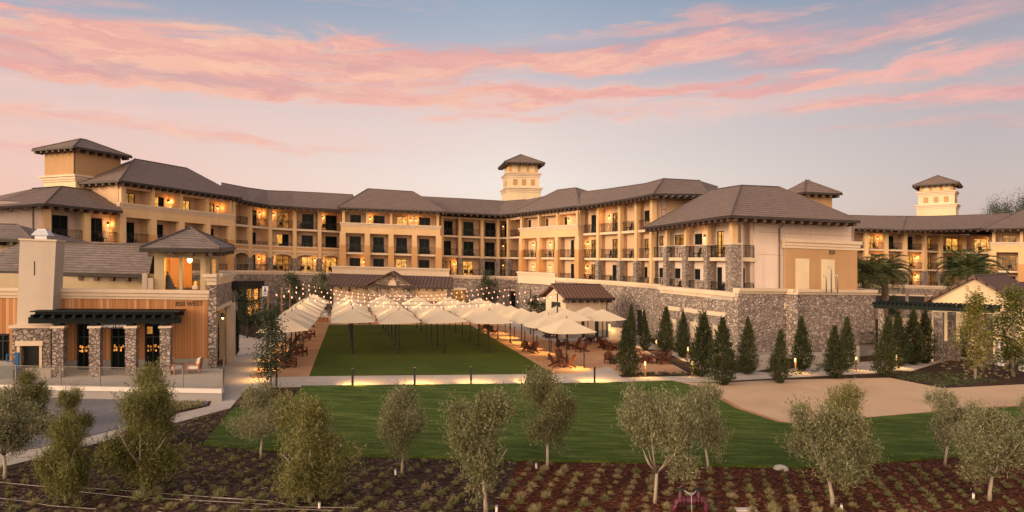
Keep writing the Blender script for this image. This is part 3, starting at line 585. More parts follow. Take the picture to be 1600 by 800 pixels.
dp = MB(); q = cen - tu * 2.62 - tn * 2.27; dp.tube([(q.x - .1, q.y - .05, ze - .2), (q.x - .1, q.y - .05, g0 + zt(276))], .07, 6); dp.build('downspout', M['downspout'], tower)
# annex
AA, AB = C(72, 16.9), C(190, 15.25)
ap = [AA, on_line(AA, AB, 134.5), AB]
ann = thing('hotel_annex', 'low two-bay hotel annex with its own hip roof beneath the square ochre tower', 'hotel wing'); W = MB(); n = nrm(AB - AA); u = (AB - AA).normalized()
for i, (s2, x) in enumerate((('81-106d', 0), ('139-160d l168', 1))):
    A, B = ap[i], ap[i + 1]; bay(ann, W, A, B, F2, F3 + .2, s2, n=n, door_h=2.45, chairs='open level of the left annex, bay %s' % ORD[i]); s = MB(); s.wall(A, B, G(A.x) + F2 - .4, G(B.x) + F2 - .4, .4, REC + .2, -.06); s.build('balcony_slab', M['trim'], ann); railing(ann, A, B, F2, gap=.3)
for i, p in enumerate(ap):
    column(ann, p, u, .62, 4, F3 + .25, 'cream', 'column', None, .5); W.wall(p + n * .2 + u * .1, p + n * 1.7 + u * .1, G(p.x) + F2, G(p.x) + F2, F3 + .2 - F2, .2)
nl = (C(-60, 18.2) - AA).normalized(); q = AA + nl * 9
W.wall(q, AA - u * .1, G(q.x), G(AA.x), F3 + .2, .3); bodybox(W, AA, AB, 6, 0, F3 + .1, REC + .32); A, B = ap[0], ap[-1]; W.wall(A, B, G(A.x) + 2, G(B.x) + 2, F2 - 2.4, .3, .1)
W.build('wall', M['pinkwall'], ann); c = MB(); c.wall(AA, AB, G(AA.x) + F3 + .1, G(AB.x) + F3 + .1, .12, 2, .06); c.wall(AA, AB, G(AA.x) + F3 - .1, G(AB.x) + F3 - .1, .3, .3, .08); c.build('soffit', M['wallcream'], ann)
e0, e1, e2 = P(-40, 325.5, 55.2), P(71, 317, 58.1), P(191, 329.5, 64.6); r0, r1, r2 = P(50, 295, 62.5), P(96, 291.5, 64.5), P(165, 300, 68.5)
b2 = P(186, 322, 71)
roof(ann, [[e0, e1, r1, r0], [e1, e2, r2, r1], [e2, b2, r2], [r0, r1, r2, b2, P(30, 300, 72)], [e0, r0, P(-60, 318, 68)]], [(e1, r1), (r0, r1), (r1, r2), (e2, r2)], [(e0, e1), (e1, e2)])
dp = MB(); q = AA + nl * .9; z1 = G(q.x) + F3; dp.tube([(q.x, q.y - .1, z1), (q.x, q.y - .1, z1 - 2.6)], .06, 6); dp.build('downspout', M['downspout'], ann)

# --- curved wing with the arcade
cp = [C(x, s) for x, s in ((364, 12.4), (390, 11.8), (421, 11.3), (460, 11.0), (499, 10.85), (535, 10.6))]
curve = wing('hotel_wing', 'curved hotel wing with an arched stone-pier arcade left of the middle pavilion', cp, 'arcaded wing',
    ['360-369h', '392-401d l405', 'l427 433-452h', '472-490d', 'l504 510-528d'], ['363-368d', '392.5-400d', '432-451p', '471-489d', '509-527d'],
    ['368-372d', '393-399d l404', 'l426 432-452h', '471-489y l494', 'l503 509-526y'], 'arch')
ce = [P(352, 306, 79), P(391, 314.5, 83), P(420, 320, 86.5), P(458.5, 322.5, 89), P(500, 325, 90.5), P(545, 328, 92)]
cr = [P(346, 286, 86), P(385, 293.5, 89.5), P(417, 298, 92.5), P(458, 299.5, 95.5), P(500, 301.5, 97), P(552, 304.5, 98.5)]
bk = [Vector((2 * r.x - e.x, 2 * r.y - e.y, e.z)) for r, e in zip(cr, ce)]
roof(curve, [[ce[i], ce[i + 1], cr[i + 1], cr[i]] for i in range(5)] + [[cr[i], cr[i + 1], bk[i + 1], bk[i]] for i in range(5)], [(cr[i], cr[i + 1]) for i in range(5)], [(ce[i], ce[i + 1]) for i in range(5)])

# --- middle pavilion
MA, MBp = C(537, 11.1), C(684, 10.8); mp_ = [MA] + [on_line(MA, MBp, x) for x in (574, 611, 647.5)] + [MBp]
mid = pavilion('hotel_pavilion', 'middle hotel pavilion facing the camera, four bays under a broad hip roof', mp_, 'middle pavilion',
    ['547-564d', 'l578 583.5-601d', '620-637y l641.5', 'l650 655-672d'], ['546-564d', '583-600d', '619-636d', '655-671d'], ['546-563d l568', '583-600d', '618-636y', '654-671d'])
FL, FR, RL, RR = P(527, 323.5, 89), P(697, 330, 91.5), P(575, 295, 97), P(645, 299.5, 98.5)
fc, rd, BL, BR = hipquad(FL, FR, RL, RR); roof(mid, fc, rd, [(FL, FR)])
lb = MB(); A, B = C(519, 12.3), C(702, 11.9); lb.wall(A, B, G(A.x) + 4.6, G(B.x) + 4.6, 1.25, .4); cornice(lb, A, B, 5.75, 6.12, ((0, .5, .06), (.5, 1, .16))); lb.build('terrace_parapet', M['trim'], mid)

# --- straight link and inner corner
kp = [C(x, s) for x, s in ((690, 10.25), (718, 10.1), (753, 10.0), (779, 9.93), (795, 10.15), (816, 10.6))]
link = wing('hotel_wing', 'set-back hotel wing at the inner corner between the middle and right pavilions', kp, 'inner corner wing',
    ['690-707d', '724-740d', '758-774d', 'l786.5 788-792d', '796-797.5h'], ['689.6-705d', '724-740d', '758-773d', 'l786 789-792d', '796-797.5d'], ['688-705h l710', '723-739y', '757-773d', 'l785.5 788-791h', '796-797d'])
ke = [P(672, 330.5, 95), P(722, 332, 96.3), P(779, 335, 98), P(801, 333, 95.5), P(850, 327.5, 87)]; kr = [P(640, 306.5, 103), P(720, 310.5, 104), P(788, 314.5, 107), P(822, 312, 105), P(872, 302, 95)]
bk = [Vector((2 * r.x - e.x, 2 * r.y - e.y, e.z)) for r, e in zip(kr, ke)]
roof(link, [[ke[i], ke[i + 1], kr[i + 1], kr[i]] for i in range(4)] + [[kr[i], kr[i + 1], bk[i + 1], bk[i]] for i in range(4)], [(kr[0], kr[1]), (kr[1], kr[2]), (kr[2], kr[3])], [(ke[i], ke[i + 1]) for i in range(3)])

# --- right pavilion
RA, RB = C(816, 10.75), C(903, 12.35); rp = [RA] + [on_line(RA, RB, x) for x in (843, 871.5)] + [RB]
rpav = pavilion('hotel_pavilion', 'right hotel pavilion of three bays seen at an angle, lamps glowing in its bays', rp, 'right pavilion',
    ['820-824d', '847-850h', '865-869d l889'], ['l834 837-841d', 'l860.6 865-869d', '892-897d'], ['l833.5', 'l860.5', '892-897d'], rec=.9, ptop=12.2)
FL, FR = P(797, 334, 93.5), P(906, 320.5, 79.6); RL, RR = P(871, 297, 94), P(900, 293.5, 89)
fc, rd, BL, BR = hipquad(FL, FR, RL, RR); roof(rpav, fc, rd, [(FL, FR)])
lb = MB(); A, B = C(809, 12.4), C(867, 13.2); lb.wall(A, B, G(A.x) + 4.6, G(B.x) + 4.6, 1.2, .4); cornice(lb, A, B, 5.65, 6.05, ((0, .5, .06), (.5, 1, .16))); lb.build('terrace_parapet', M['trim'], rpav)

# --- right wing
wp = [C(x, s) for x, s in ((905, 12.2), (936, 12.8), (970, 13.5), (996, 14.15), (1021, 14.9))]
rw = wing('hotel_wing', 'three-storey hotel wing stepping towards the camera right of the right pavilion', wp, 'right wing',
    ['924-932d', 'l952 957-966h', '', '1001-1009w'], ['l912 l919 924-932h', '957-966h', '', '1001-1008v'], ['l911 l918.6 924-931h', '957-965d', '', '1003-1008w'], rec=.75, ev=14.62)
re = [P(900, 322, 79.5), P(936, 317, 75.5), P(970, 311.5, 71), P(996, 307, 67.5), P(1021, 302, 64)]
rr = [P(909, 300.5, 86), P(950, 295.5, 82), P(985, 290.5, 77.5), P(1009, 287, 74.5), P(1037, 279.5, 71)]
pk2 = P(1094, 282.5, 74); er2 = P(1108, 303, 66.5); b0 = P(940, 312, 96); b3 = P(1122, 291, 82)
roof(rw, [[re[i], re[i + 1], rr[i + 1], rr[i]] for i in range(4)] + [[re[4], er2, pk2, rr[4]], [er2, b3, pk2], [rr[0], rr[1], rr[2], rr[3], rr[4], pk2, b3, b0]], [(rr[i], rr[i + 1]) for i in range(4)] + [(rr[4], pk2), (re[4], rr[4])], [(re[i], re[i + 1]) for i in range(4)] + [(re[4], er2)])
ew = MB(); A = wp[-1]; B = C(1105, 14.4); ew.wall(A + Vector((.9, .2)), B, G(A.x) + 9, G(B.x) + 9, 5.45, .3); d = B - A
ew.build('end_wall', M['pinkwall'], rw); opening(rw, A, B, .10, .22, F3 + .95, F3 + 2.1, 'w', -.12)

# --- near end block of two storeys with stone piers
bp = [C(x, s) for x, s in ((1019, 15.5), (1043, 16.2), (1073, 17.0), (1107, 18.0), (1146, 19.25))]
EB = F3 + .15
blk = thing('hotel_wing', 'two-storey hotel end block with tall rubble stone balcony piers and a hip roof', 'hotel wing'); W = MB()
s2 = ['1026-1033v', '1048-1062v', '1078-1090w l1102', '1114-1125y']; s1 = ['1027-1033w', '1051-1060w', '1082-1091w', '1117-1125d']
for i in range(4):
    A, B = bp[i], bp[i + 1]; n = nrm(B - A); bay(blk, W, A, B, F2, EB, s2[i], n=n, wn=(1.2, 2.2), chairs='upper floor of the end block, bay %s' % ORD[i], rec=.7); bay(blk, W, A, B, F1, F2 - .28, s1[i], n=n, wn=(1.1, 2.1), chairs='lower floor of the end block, bay %s' % ORD[i], rec=.7)
    for fz in (F1, F2): s = MB(); s.wall(A, B, G(A.x) + fz - .28, G(B.x) + fz - .28, .3, REC + .18, -.05); s.build('balcony_slab', M['trim'], blk); railing(blk, A, B, fz, gap=.3)
    W.wall(B + n * .2, B + n * 1.0, G(B.x) + F1, G(B.x) + F1, EB - F1, .2) if i < 3 else None
    c = MB(); c.wall(A, B, G(A.x) + EB - .3, G(B.x) + EB - .3, .3, .35, -.05); c.wall(A, B, G(A.x) + EB - .12, G(B.x) + EB - .12, .1, REC, .05); c.build('soffit', M['wallcream'], blk)
for i, p in enumerate(bp):
    u = (bp[min(i + 1, 4)] - bp[max(i - 1, 0)]).normalized(); w = .58 if i < 4 else .84
    if i == 0: column(blk, p, u, .4, F1, EB, 'cream'); continue
    column(blk, p, u, w, F1 - .4, F2 + 1.05, 'stonepier', 'stone_pier', None, w + .06); k = MB(); k.box(p, u, w / 2 + .07, w / 2 + .08, G(p.x) + F2 + 1.05, G(p.x) + F2 + 1.17); k.build('pier_cap', M['trim'], blk); column(blk, p, u, .34 if i < 4 else .5, F2 + 1.17, EB, 'cream')
K = bp[4]; fu = Vector((.965, .26)).normalized(); fn = Vector((-fu.y, fu.x)); s0 = on_line(K, K + fu * 20, 1180); s1_ = on_line(K, K + fu * 20, 1335)
bay(blk, W, K + fu * .3, s0, F2, EB, '1150-1161y l1169', n=fn, rec=.9); bay(blk, W, K + fu * .3, s0, F1, F2 - .28, '1157-1164d', n=fn, rec=.9)
for fz in (F1, F2): s = MB(); s.wall(K + fu * .3, s0, G(K.x) + fz - .28, G(s0.x) + fz - .28, .3, 1.6, -.05); s.build('balcony_slab', M['trim'], blk); railing(blk, K + fu * .4, s0, fz, gap=.12)
W.wall(s0, s1_, G(s0.x) + F1 - 1, G(s1_.x) + F1 - 1, EB - F1 + 1, .3); W.wall(s1_, s1_ + fn * 14, G(s1_.x), G(s1_.x), EB, .3)
W.wall(s0 + fn * .3, s0 + fn * 1.6, G(s0.x) + F1, G(s0.x) + F1, EB - F1, .25)
for i in range(4): bodybox(W, bp[i], bp[i + 1] - (bp[4] - bp[3]).normalized() * (1.4 if i == 3 else 0), 8, 0, EB - .05, 1.0)
W.build('wall', M['pinkwall'], blk)
c = MB(); c.wall(K, s1_, G(K.x) + EB - .12, G(s1_.x) + EB - .12, .1, 1.5, .1); c.build('soffit', M['wallcream'], blk)
pn = on_line(K, K + fu * 20, 1224); pe = on_line(K, K + fu * 20, 1336); pz = lambda y, p: CAM_Z + (hor(1280) - y) / F * p.y
og = MB(); og.wall(pn, pe, G(pn.x) + F1 - .8, G(pe.x) + F1 - .8, 4.85, .2, -.25); og.build('panel', M['ochre'], blk)
for xa, xb in ((1240, 1261), (1280, 1300.5)):
    a, b_ = on_line(K, K + fu * 20, xa), on_line(K, K + fu * 20, xb); q = MB(); q.wall(a, b_, G(a.x) + F1 - .6, G(b_.x) + F1 - .6, 3.8, .2, -.28); q.build('blind_door', M['palecream'], blk)
co = MB(); cornice(co, pn - fn * .05, pe - fn * .05, F1 + 4.05, F1 + 4.8, ((0, .3, .26), (.3, .65, .34), (.65, 1, .46))); co.build('cornice', M['trim'], blk)
q = on_line(K, K + fu * 20, 1217); q2 = on_line(K, K + fu * 20, 1224); dp = MB(); dp.tube([(q2.x, q2.y - .5, G(q.x) + EB - .1), (q.x, q.y - .12, G(q.x) + EB - .75), (q.x, q.y - .12, G(q.x) + F1)], .06, 6); dp.build('downspout', M['downspout'], blk)
FC, FRr, FLl = P(1142.5, 335.5, 49.6), P(1343, 344.5, 53.2), P(1006, 355, 63.6); PK, PR, PL = P(1158, 290, 58), P(1217, 292.5, 60), P(1112, 297, 66)
bb, bl = P(1290, 330, 66), P(1030, 345, 72)
roof(blk, [[FLl, FC, PK, PL], [FC, FRr, PR, PK], [FRr, bb, PR], [FLl, PL, bl], [PL, PK, PR, bb, bl]], [(FC, PK), (PK, PR), (FRr, PR), (PK, PL), (FLl, PL)], [(FLl, FC), (FC, FRr)])
for y_ in (362.5, 397.5):
    zj = zabs(y_, s0.y) - G(s0.x); j0, j1 = s0 + fu * .3, (s1_ if y_ < 380 else pn); q = MB(); q.wall(j0, j1, G(j0.x) + zj, G(j1.x) + zj, .035, .02, -.006); q.build('control_joint', M['ochre'], blk)
# small roof turret behind the end block
tt = thing('roof_turret', 'small ochre roof turret with a hip roof behind the end block', 'tower')
c0 = C(1262, 1000 / 68); tu2 = fu; q = MB(); q.box(c0, fu, 1.6, 1.7, 8, zabs(302, 68)); q.build('wall', M['ochre'], tt)
zc = zabs(301, 66); E = [Vector(((c0 + fu * a * 2.3 + fn * b_ * 2.3).x, (c0 + fu * a * 2.3 + fn * b_ * 2.3).y, zc)) for a, b_ in ((-1, -1), (1, -1), (1, 1), (-1, 1))]; k0 = Vector((c0.x - .2, c0.y + .0, zc + 1.55)); k1 = Vector((c0.x + .2, c0.y + .1, zc + 1.55))
roof(tt, [[E[0], E[1], k0], [E[1], E[2], k1, k0], [E[2], E[3], k1], [E[3], E[0], k0, k1]], [(E[0], k0), (E[1], k0), (E[2], k1), (E[3], k1)], [(E[0], E[1]), (E[3], E[0])])

# --- campanile towers
def campanile(label, xc, xl, xr, Y, ys, u, h1=2.4, h2=2.4, side=1):
    """ys: eave, cornice-1 top/bottom, cornice-2 top/bottom, base (photo rows)"""
    t = thing('tower', label, 'tower'); c = C((xl + xr) / 2, F / Y); n = Vector((-u.y, u.x)); hw = (xr - xl) / 2 / F * Y / (u.x - (xc - 800) / F * u.y); c = c + n * hw; z = lambda y: zabs(y, Y)
    ev, c1t, c1b, c2t, c2b, base = ys
    a = MB(); a.box(c, u, hw * 1.07, hw * 1.07, z(base) - 4, z(c2b)); a.build('lower_wall', M['palecream'], t)
    a = MB(); a.box(c, u, hw, hw, z(c2t) + .003, z(c1b)); w2 = a.build('middle_wall', M['palecream'], t)
    a = MB(); a.box(c, u, hw * .92, hw * .92, z(c1t) + .003, z(ev)); w3 = a.build('upper_wall', M['orange'], t)
    cm = MB()
    for (zt_, zb_, k) in ((c1t, c1b, hw), (c2t, c2b, hw * 1.07)):
        for f0, f1, o in ((0, .4, .08), (.4, .75, .2), (.75, 1, .36)): zz = z(zb_) + (z(zt_) - z(zb_)) * f0; cm.box(c, u, k + o, k + o, zz + .002, z(zb_) + (z(zt_) - z(zb_)) * f1)
    cm.build('cornice', M['trim'], t)
    for s_, nn, uu in ((0, -n, u), (1, (-u if side < 0 else u), n)):
        for i in (-1, 0, 1):
            p = c + nn * hw + uu * (i * hw * .56); q = MB(); q.box((p.x, p.y), uu, hw * .13, .05, z(c1b) - (z(c1b) - z(c2t)) * .78, z(c1b) - (z(c1b) - z(c2t)) * .18); q.build('louvre', M['ochre'], w2)
            p = c + nn * hw * .92 + uu * (i * hw * .56); q = MB(); q.box((p.x, p.y), uu, hw * .19, .05, z(c1t) + .15, z(ev) - .1); q.build('pale_panel', M['palecream'], w3)
    e = hw * 1.28; E = [Vector(((c + u * a * e + n * b_ * e).x, (c + u * a * e + n * b_ * e).y, z(ev))) for a, b_ in ((-1, -1), (1, -1), (1, 1), (-1, 1))]; k = Vector((c.x, c.y, z(ev) + hw * .68))
    roof(t, [[E[0], E[1], k], [E[1], E[2], k], [E[2], E[3], k], [E[3], E[0], k]], [(x, k) for x in E], [(E[i], E[(i + 1) % 4]) for i in (0, 1, 3)], cap=.1)
    return t
campanile('square bell tower with louvres rising behind the middle of the hotel', 815, 794, 843, 112, (254.5, 270, 277, 293, 300, 330), Vector((.985, .17)).normalized(), side=-1)
campanile('square bell tower with louvres rising behind the far right building', 1466, 1434, 1491, 122, (288, 299, 305, 319.5, 326, 345), Vector((.78, -.63)).normalized(), side=1)

# --- far building on the right
rw_in = {}
fp = [C(x, s) for x, s in ((1330, 9.45), (1353, 9.5), (1384, 9.5), (1413.5, 9.5), (1444, 9.45), (1469, 9.35), (1506, 9.3), (1548, 9.5))]
far = wing('hotel_building', 'far hotel building behind the palms, rows of lit balcony doors', fp, 'far building',
    ['1331-1336h', '1356-1366y l1371', '1387-1396d', '1418-1426d', '1447-1456h', '1479-1498y', '1522-1542y l1545'], ['1331-1336h', '1357-1368y l1371', '1388-1396h', '1418-1426y l1430', '1448-1455h', '1480-1497d', '1522-1540d'], ['1331-1336d', '1357-1366d', '1388-1396h', '1418-1426h l1430', '1448-1455h', '1478-1490h', '1520-1535d'], colw=.6)
fe = [P(1320, 355.5, 104), P(1376, 357, 102.5), P(1411, 358.5, 101.5), P(1450, 358.5, 102), P(1500, 357.5, 102.5), P(1556, 355, 101)]; fr_ = [P(1310, 336, 111), P(1372, 337.5, 110), P(1417, 338, 109.5), P(1452, 338, 110), P(1505, 336.5, 111), P(1580, 333.5, 110)]
bk = [Vector((2 * r.x - e.x, 2 * r.y - e.y, e.z)) for r, e in zip(fr_, fe)]
roof(far, [[fe[i], fe[i + 1], fr_[i + 1], fr_[i]] for i in range(5)] + [[fr_[i], fr_[i + 1], bk[i + 1], bk[i]] for i in range(5)], [(fr_[i], fr_[i + 1]) for i in range(5)] + [(fe[2], fr_[2])], [(fe[i], fe[i + 1]) for i in range(5)])
A, B = C(1553, 10.6), C(1680, 11.25); fpv = pavilion('hotel_pavilion', 'far hotel pavilion cut by the right edge of the photo', [A, on_line(A, B, 1596), on_line(A, B, 1640), B], 'far pavilion', ['1566-1588v', '1608-1628d', '1650-1670d'], ['1566-1588h', '1608-1628d', '1650-1670d'], ['1566-1587d', '1608-1628d', '1650-1670d'])
FL, FR, RL, RR = P(1537, 357, 93), P(1700, 352, 87), P(1602, 326, 100), P(1660, 325, 97)
fc, rd, BL, BR = hipquad(FL, FR, RL, RR); roof(fpv, fc, rd, [(FL, FR)])

# --- stone podium below the hotel
def podium(label, line, zpar, deckback, openings=(), cap=.45, over=.16, stepm='stone'):
    t = thing('podium', label, 'podium'); 
    for i in range(len(line) - 1):
        A, B = line[i], line[i + 1]; za, zb = zpar[i], zpar[i + 1]; m = MB(); m.wall(A, B, G(A.x) - .3, G(B.x) - .3, za - cap + .3, .5, 0, zb - cap + .3); m.build('stone_wall', M[stepm], t)
        c = MB(); e = (B - A).normalized() * .05
        for f0, f1, o in ((0, .45, .05), (.45, 1, over)): c.wall(A - e * 0, B + e * 0, G(A.x) + za - cap + cap * f0, G(B.x) + zb - cap + cap * f0, cap * (f1 - f0), .55 + o, -o)
        c.build('coping', M['trim'], t)
    d = MB()
    for i in range(len(line) - 1):
        A, B = line[i], line[i + 1]; n = nrm(B - A)
        if (B - A).length > 1.5: d.wall(A, B, G(A.x) + F1 - .3, G(B.x) + F1 - .3, .25, deckback if i < 7 else min(deckback, 3.5), .45)
    d.build('deck', M['concrete'], t)
    return t
pod = podium('long rubble stone podium wall below the hotel, behind the parasols', [C(x, s) for x, s in ((300, 15.6), (365, 14.0), (440, 12.8), (520, 12.2), (700, 11.75), (805, 11.6), (812, 12.35), (867, 13.15), (940, 14.1), (1000, 15.2), (1034, 16.2))], [5.4, 5.4, 5.35, 5.3, 5.3, 5.3, 5.5, 5.5, 5.45, 5.4, 5.4], 13)
nb1 = [C(1031, 17.0), C(1152, 20.15)]
pod2 = podium('rubble stone terrace base with garage openings in front of the end block', nb1, [5.35, 5.25], 3.0, cap=.62, over=.22)
A, B = nb1; d = B - A
for i, (xa, xb) in enumerate(((1040, 1063), (1070, 1097), (1105, 1134))):
    a, b_ = on_line(A, B, xa), on_line(A, B, xb); m = MB(); m.wall(a, b_, G(a.x) + 3.25, G(b_.x) + 3.25, .34, .3, -.08); m.build('lintel', M['trim'], pod2)
    m = MB(); m.wall(a + (b_ - a) * .08, b_ - (b_ - a) * .06, G(a.x), G(b_.x), 3.25, .1, -.06); m.build('recess', M['stonegrey'], pod2)
    mm = a + (b_ - a) * .35; m = MB(); m.wall(mm, mm + (b_ - a) * .42, G(a.x), G(b_.x), 2.5, .1, -.1); dd = m.build('garage_door', M['trim'], pod2)
p = on_line(C(812, 12.35), C(1034, 16.2), 1003)
for xa, xb, z1, mt, nm in ((996, 1004.5, 2.6, 'dark', 'door'), (993.5, 996, 2.75, 'trim', 'door_jamb'), (1004.5, 1007, 2.75, 'trim', 'door_jamb')):
    a, b_ = on_line(C(1000, 15.2), C(1034, 16.2), xa), on_line(C(1000, 15.2), C(1034, 16.2), xb); m = MB(); m.wall(a, b_, G(a.x), G(b_.x), z1, .2, -.1); m.build(nm, M[mt], pod)
SA, SB, SCc, SD = C(1153, 20.2), C(1232, 19.35), C(1236, 19.6), C(1368, 18.15)
pod3 = podium('tall rubble stone retaining wall under the ochre panel, behind a row of conifers', [SA, SB, SCc, SD, SD + Vector((3.0, 12))], [5.6] * 5, 2.6, cap=.42, over=.2)
bs = MB(); bs.wall(SA, SB, G(SA.x) - .2, G(SB.x) - .2, .75, .3, -.12); bs.wall(SCc, SD, G(SCc.x) - .2, G(SD.x) - .2, .7, .3, -.12); bs.build('concrete_base', M['grey'], pod3)
m = MB(); a = on_line(SA, SB, 1225.5); b_ = on_line(SA, SB, 1228.5); m.wall(a, b_, G(a.x) + 4.0, G(b_.x) + 4.0, .5, .1, -.08); m.build('vent', M['trim'], pod3)
q = podium('stone base below the far hotel building with dark garage openings', [C(x, s) for x, s in ((1300, 10.2), (1460, 10.0), (1600, 10.0))], [5.45, 5.4, 5.4], 6, cap=.5)
A, B = C(1300, 10.2), C(1460, 10.0)
for xa, xb in ((1362, 1386), (1389, 1414), (1420, 1444), (1449, 1472)):
    a, b_ = on_line(A, B, xa), on_line(A, B, xb); m = MB(); m.wall(a, b_, G(a.x) + 2.0, G(b_.x) + 2.0, 1.7, .2, -.05); m.build('garage_opening', M['dark'], q); m = MB(); m.wall(a, b_, G(a.x) + 3.7, G(b_.x) + 3.7, .25, .3, -.12); m.build('lintel', M['trim'], q)
# shop front below the podium at the left end
A, B = C(365, 14.0), C(440, 12.8); ut = thing('shop_front', 'warmly lit glass shop front under a black canopy beside the white sign', 'shop front')
a, b_ = on_line(A, B, 359), on_line(A, B, 400); m = MB(); m.wall(a, b_, G(a.x) + 3.3, G(b_.x) + 3.3, .9, 1.3, -1.3); m.build('canopy', M['dark'], ut)
m = MB(); a, b_ = on_line(A, B, 372), on_line(A, B, 408); m.wall(a, b_, G(a.x) + .1, G(b_.x) + .1, 3.3, .15, -.16); m.build('frame', M['dark'], ut)
for xa, xb, za, zb in ((384, 390, 1.9, 3.3), (394, 401, 1.9, 3.3), (385, 391, .2, 1.8), (395, 402, .2, 1.8)):
    a, b_ = on_line(A, B, xa), on_line(A, B, xb); m = MB(); m.wall(a, b_, G(a.x) + za, G(b_.x) + za, zb - za, .05, -.2); m.build('pane', M['barglow'], ut)
for xa, xb in ((391, 394), (404, 408)):
    a, b_ = on_line(A, B, xa), on_line(A, B, xb); m = MB(); m.wall(a, b_, G(a.x), G(b_.x), 3.5, .3, -.3); m.build('jamb', M['trim'], ut)
# inner courtyard fronts below the right pavilion
A, B = C(700, 11.75), C(805, 11.6)
sf = thing('shop_front', 'dark timber framed shop front in the stone wall right of the gabled pavilion', 'shop front')
for xa, xb, mt, nm in ((707, 727, 'dim', 'pane'), (795, 810, 'glass', 'pane')):
    a, b_ = on_line(A, B, xa), on_line(A, B, xb); m = MB(); m.wall(a, b_, G(a.x) + .1, G(b_.x) + .1, 3.2, .1, -.1); m.build(nm, M[mt], sf); m = MB(); m.wall(a - (b_ - a) * .1, b_ + (b_ - a) * .1, G(a.x) + 3.3, G(b_.x) + 3.3, .3, .15, -.12); m.build('lintel', M['trim'], sf)
# ---------------------------------------------------------------- tavern in the left foreground
TZ = .55
PA = Vector((-24.2, 34.6)); PB = Vector((-17.4, 36.6)); TU = (PB - PA).normalized(); TN = nrm(PB - PA)
tl = lambda x, off=0.0: on_line(PA + TN * off, PB + TN * off, x)
ter = MB(); fa, fb = on_line(Vector((-22, 30.4)), Vector((-10, 30.9)), -40), on_line(Vector((-22, 30.4)), Vector((-10, 30.9)), 347)
w0, w1 = tl(-40, .3), tl(333, .3)
ter.prism([tuple(fa), tuple(fb), (-16.3, 36.2), tuple(w1), tuple(w0)], lambda x: G(x) - .2, lambda x: G(x) + TZ); tro = tag(ter.build('terrace', M['concrete']), kind='structure')
kb = MB(); kb.wall(fa, fb, G(fa.x) + TZ - .16, G(fb.x) + TZ - .16, .2, .3, -.06); tag(kb.build('kerb', M['kerb']), kind='structure')
rw_ = MB(); rw_.wall(fa, fb, G(fa.x) - .1, G(fb.x) - .1, TZ - .07, .2, -.02); tag(rw_.build('retaining_wall', M['grey']), 'low grey concrete retaining wall under the fenced terrace', 'wall')
tav = thing('tavern', 'timber-clad tavern with a plaster chimney, dark pergola and 850 WEST lettering', 'tavern')
tg = lambda p: G(p.x)
def tw(m, xa, xb, z0, z1, th=.3, off=0.0): a, b_ = tl(xa, off), tl(xb, off); m.wall(a, b_, tg(a) + z0, tg(b_) + z0, z1 - z0, th)
W = MB(); segs = [(-60, -8), (15, 120), (141, 173), (196, 226), (251, 326)]
for a, b_ in segs: tw(W, a, b_, TZ + .55, 4.45)
for a, b_, top in ((-8, 15, 2.55), (120, 141, 3.1), (173, 196, 3.1), (226, 251, 3.1)): tw(W, a, b_, top, 4.45)
W.build('timber_wall', M['siding'], tav)
W = MB()
for a, b_ in [(-60, 120), (141, 173), (196, 226), (251, 326)]: tw(W, a, b_, TZ - .2, TZ + .55, .3, -.05)
W.build('base_wall', M['grey'], tav)
W = MB(); tw(W, -60, 326, 4.45, 4.6, .4, -.05); tw(W, -60, 326, 4.6, 4.8, .45, -.12); tw(W, -60, 327, 4.8, 4.98, .5, -.2); W.build('cornice', M['trim'], tav)
for a, b_, top, lo in ((-8, 15, 2.55, 1.15), (120, 141, 3.1, TZ), (173, 196, 3.1, TZ), (226, 251, 3.1, TZ)):
    f = MB(); p, q = tl(a), tl(b_); e = TU * .07; f.wall(p, p + e, tg(p) + lo, tg(p) + lo, top - lo, .12, .06); f.wall(q - e, q, tg(q) + lo, tg(q) + lo, top - lo, .12, .06); f.wall(p + e, q - e, tg(p) + top - .1, tg(q) + top - .1, .1, .12, .06); c_ = (p + q) / 2; f.wall(c_ - e * .4, c_ + e * .4, tg(c_) + lo, tg(c_) + lo, top - lo - .1, .1, .07); f.wall(p + e, q - e, tg(p) + lo + 1.75 * (top - lo) / 2.55, tg(p) + lo + 1.75 * (top - lo) / 2.55, .06, .11, .064)
    o = f.build('glass_door' if lo == TZ else 'window', M['dark'], tav); g = MB(); g.wall(p + e, q - e, tg(p) + lo, tg(q) + lo, top - lo - .1, .02, .14); g.build('pane', M['glass'], o)
    if lo == TZ:
        g = MB()
        for k in range(9):
            s = rnd.random(); x = p + e + (q - p - 2 * e) * (.12 + .76 * (k % 5) / 4 + rnd.uniform(-.03, .03)); z = tg(x) + TZ + (1.15 if k < 5 else .95) + rnd.uniform(0, .06); g.wall(x - TU * .035, x + TU * .035, z, z, rnd.uniform(.08, .2), .01, .125)
        g.build('bar_glow', M['barglow'], o)
    if a == 226: g = MB(); pp = tl(229); qq = tl(238); g.wall(pp, qq, tg(pp) + 2.5, tg(qq) + 2.5, .4, .01, .125); g.build('lit_transom', M['dim'], o)
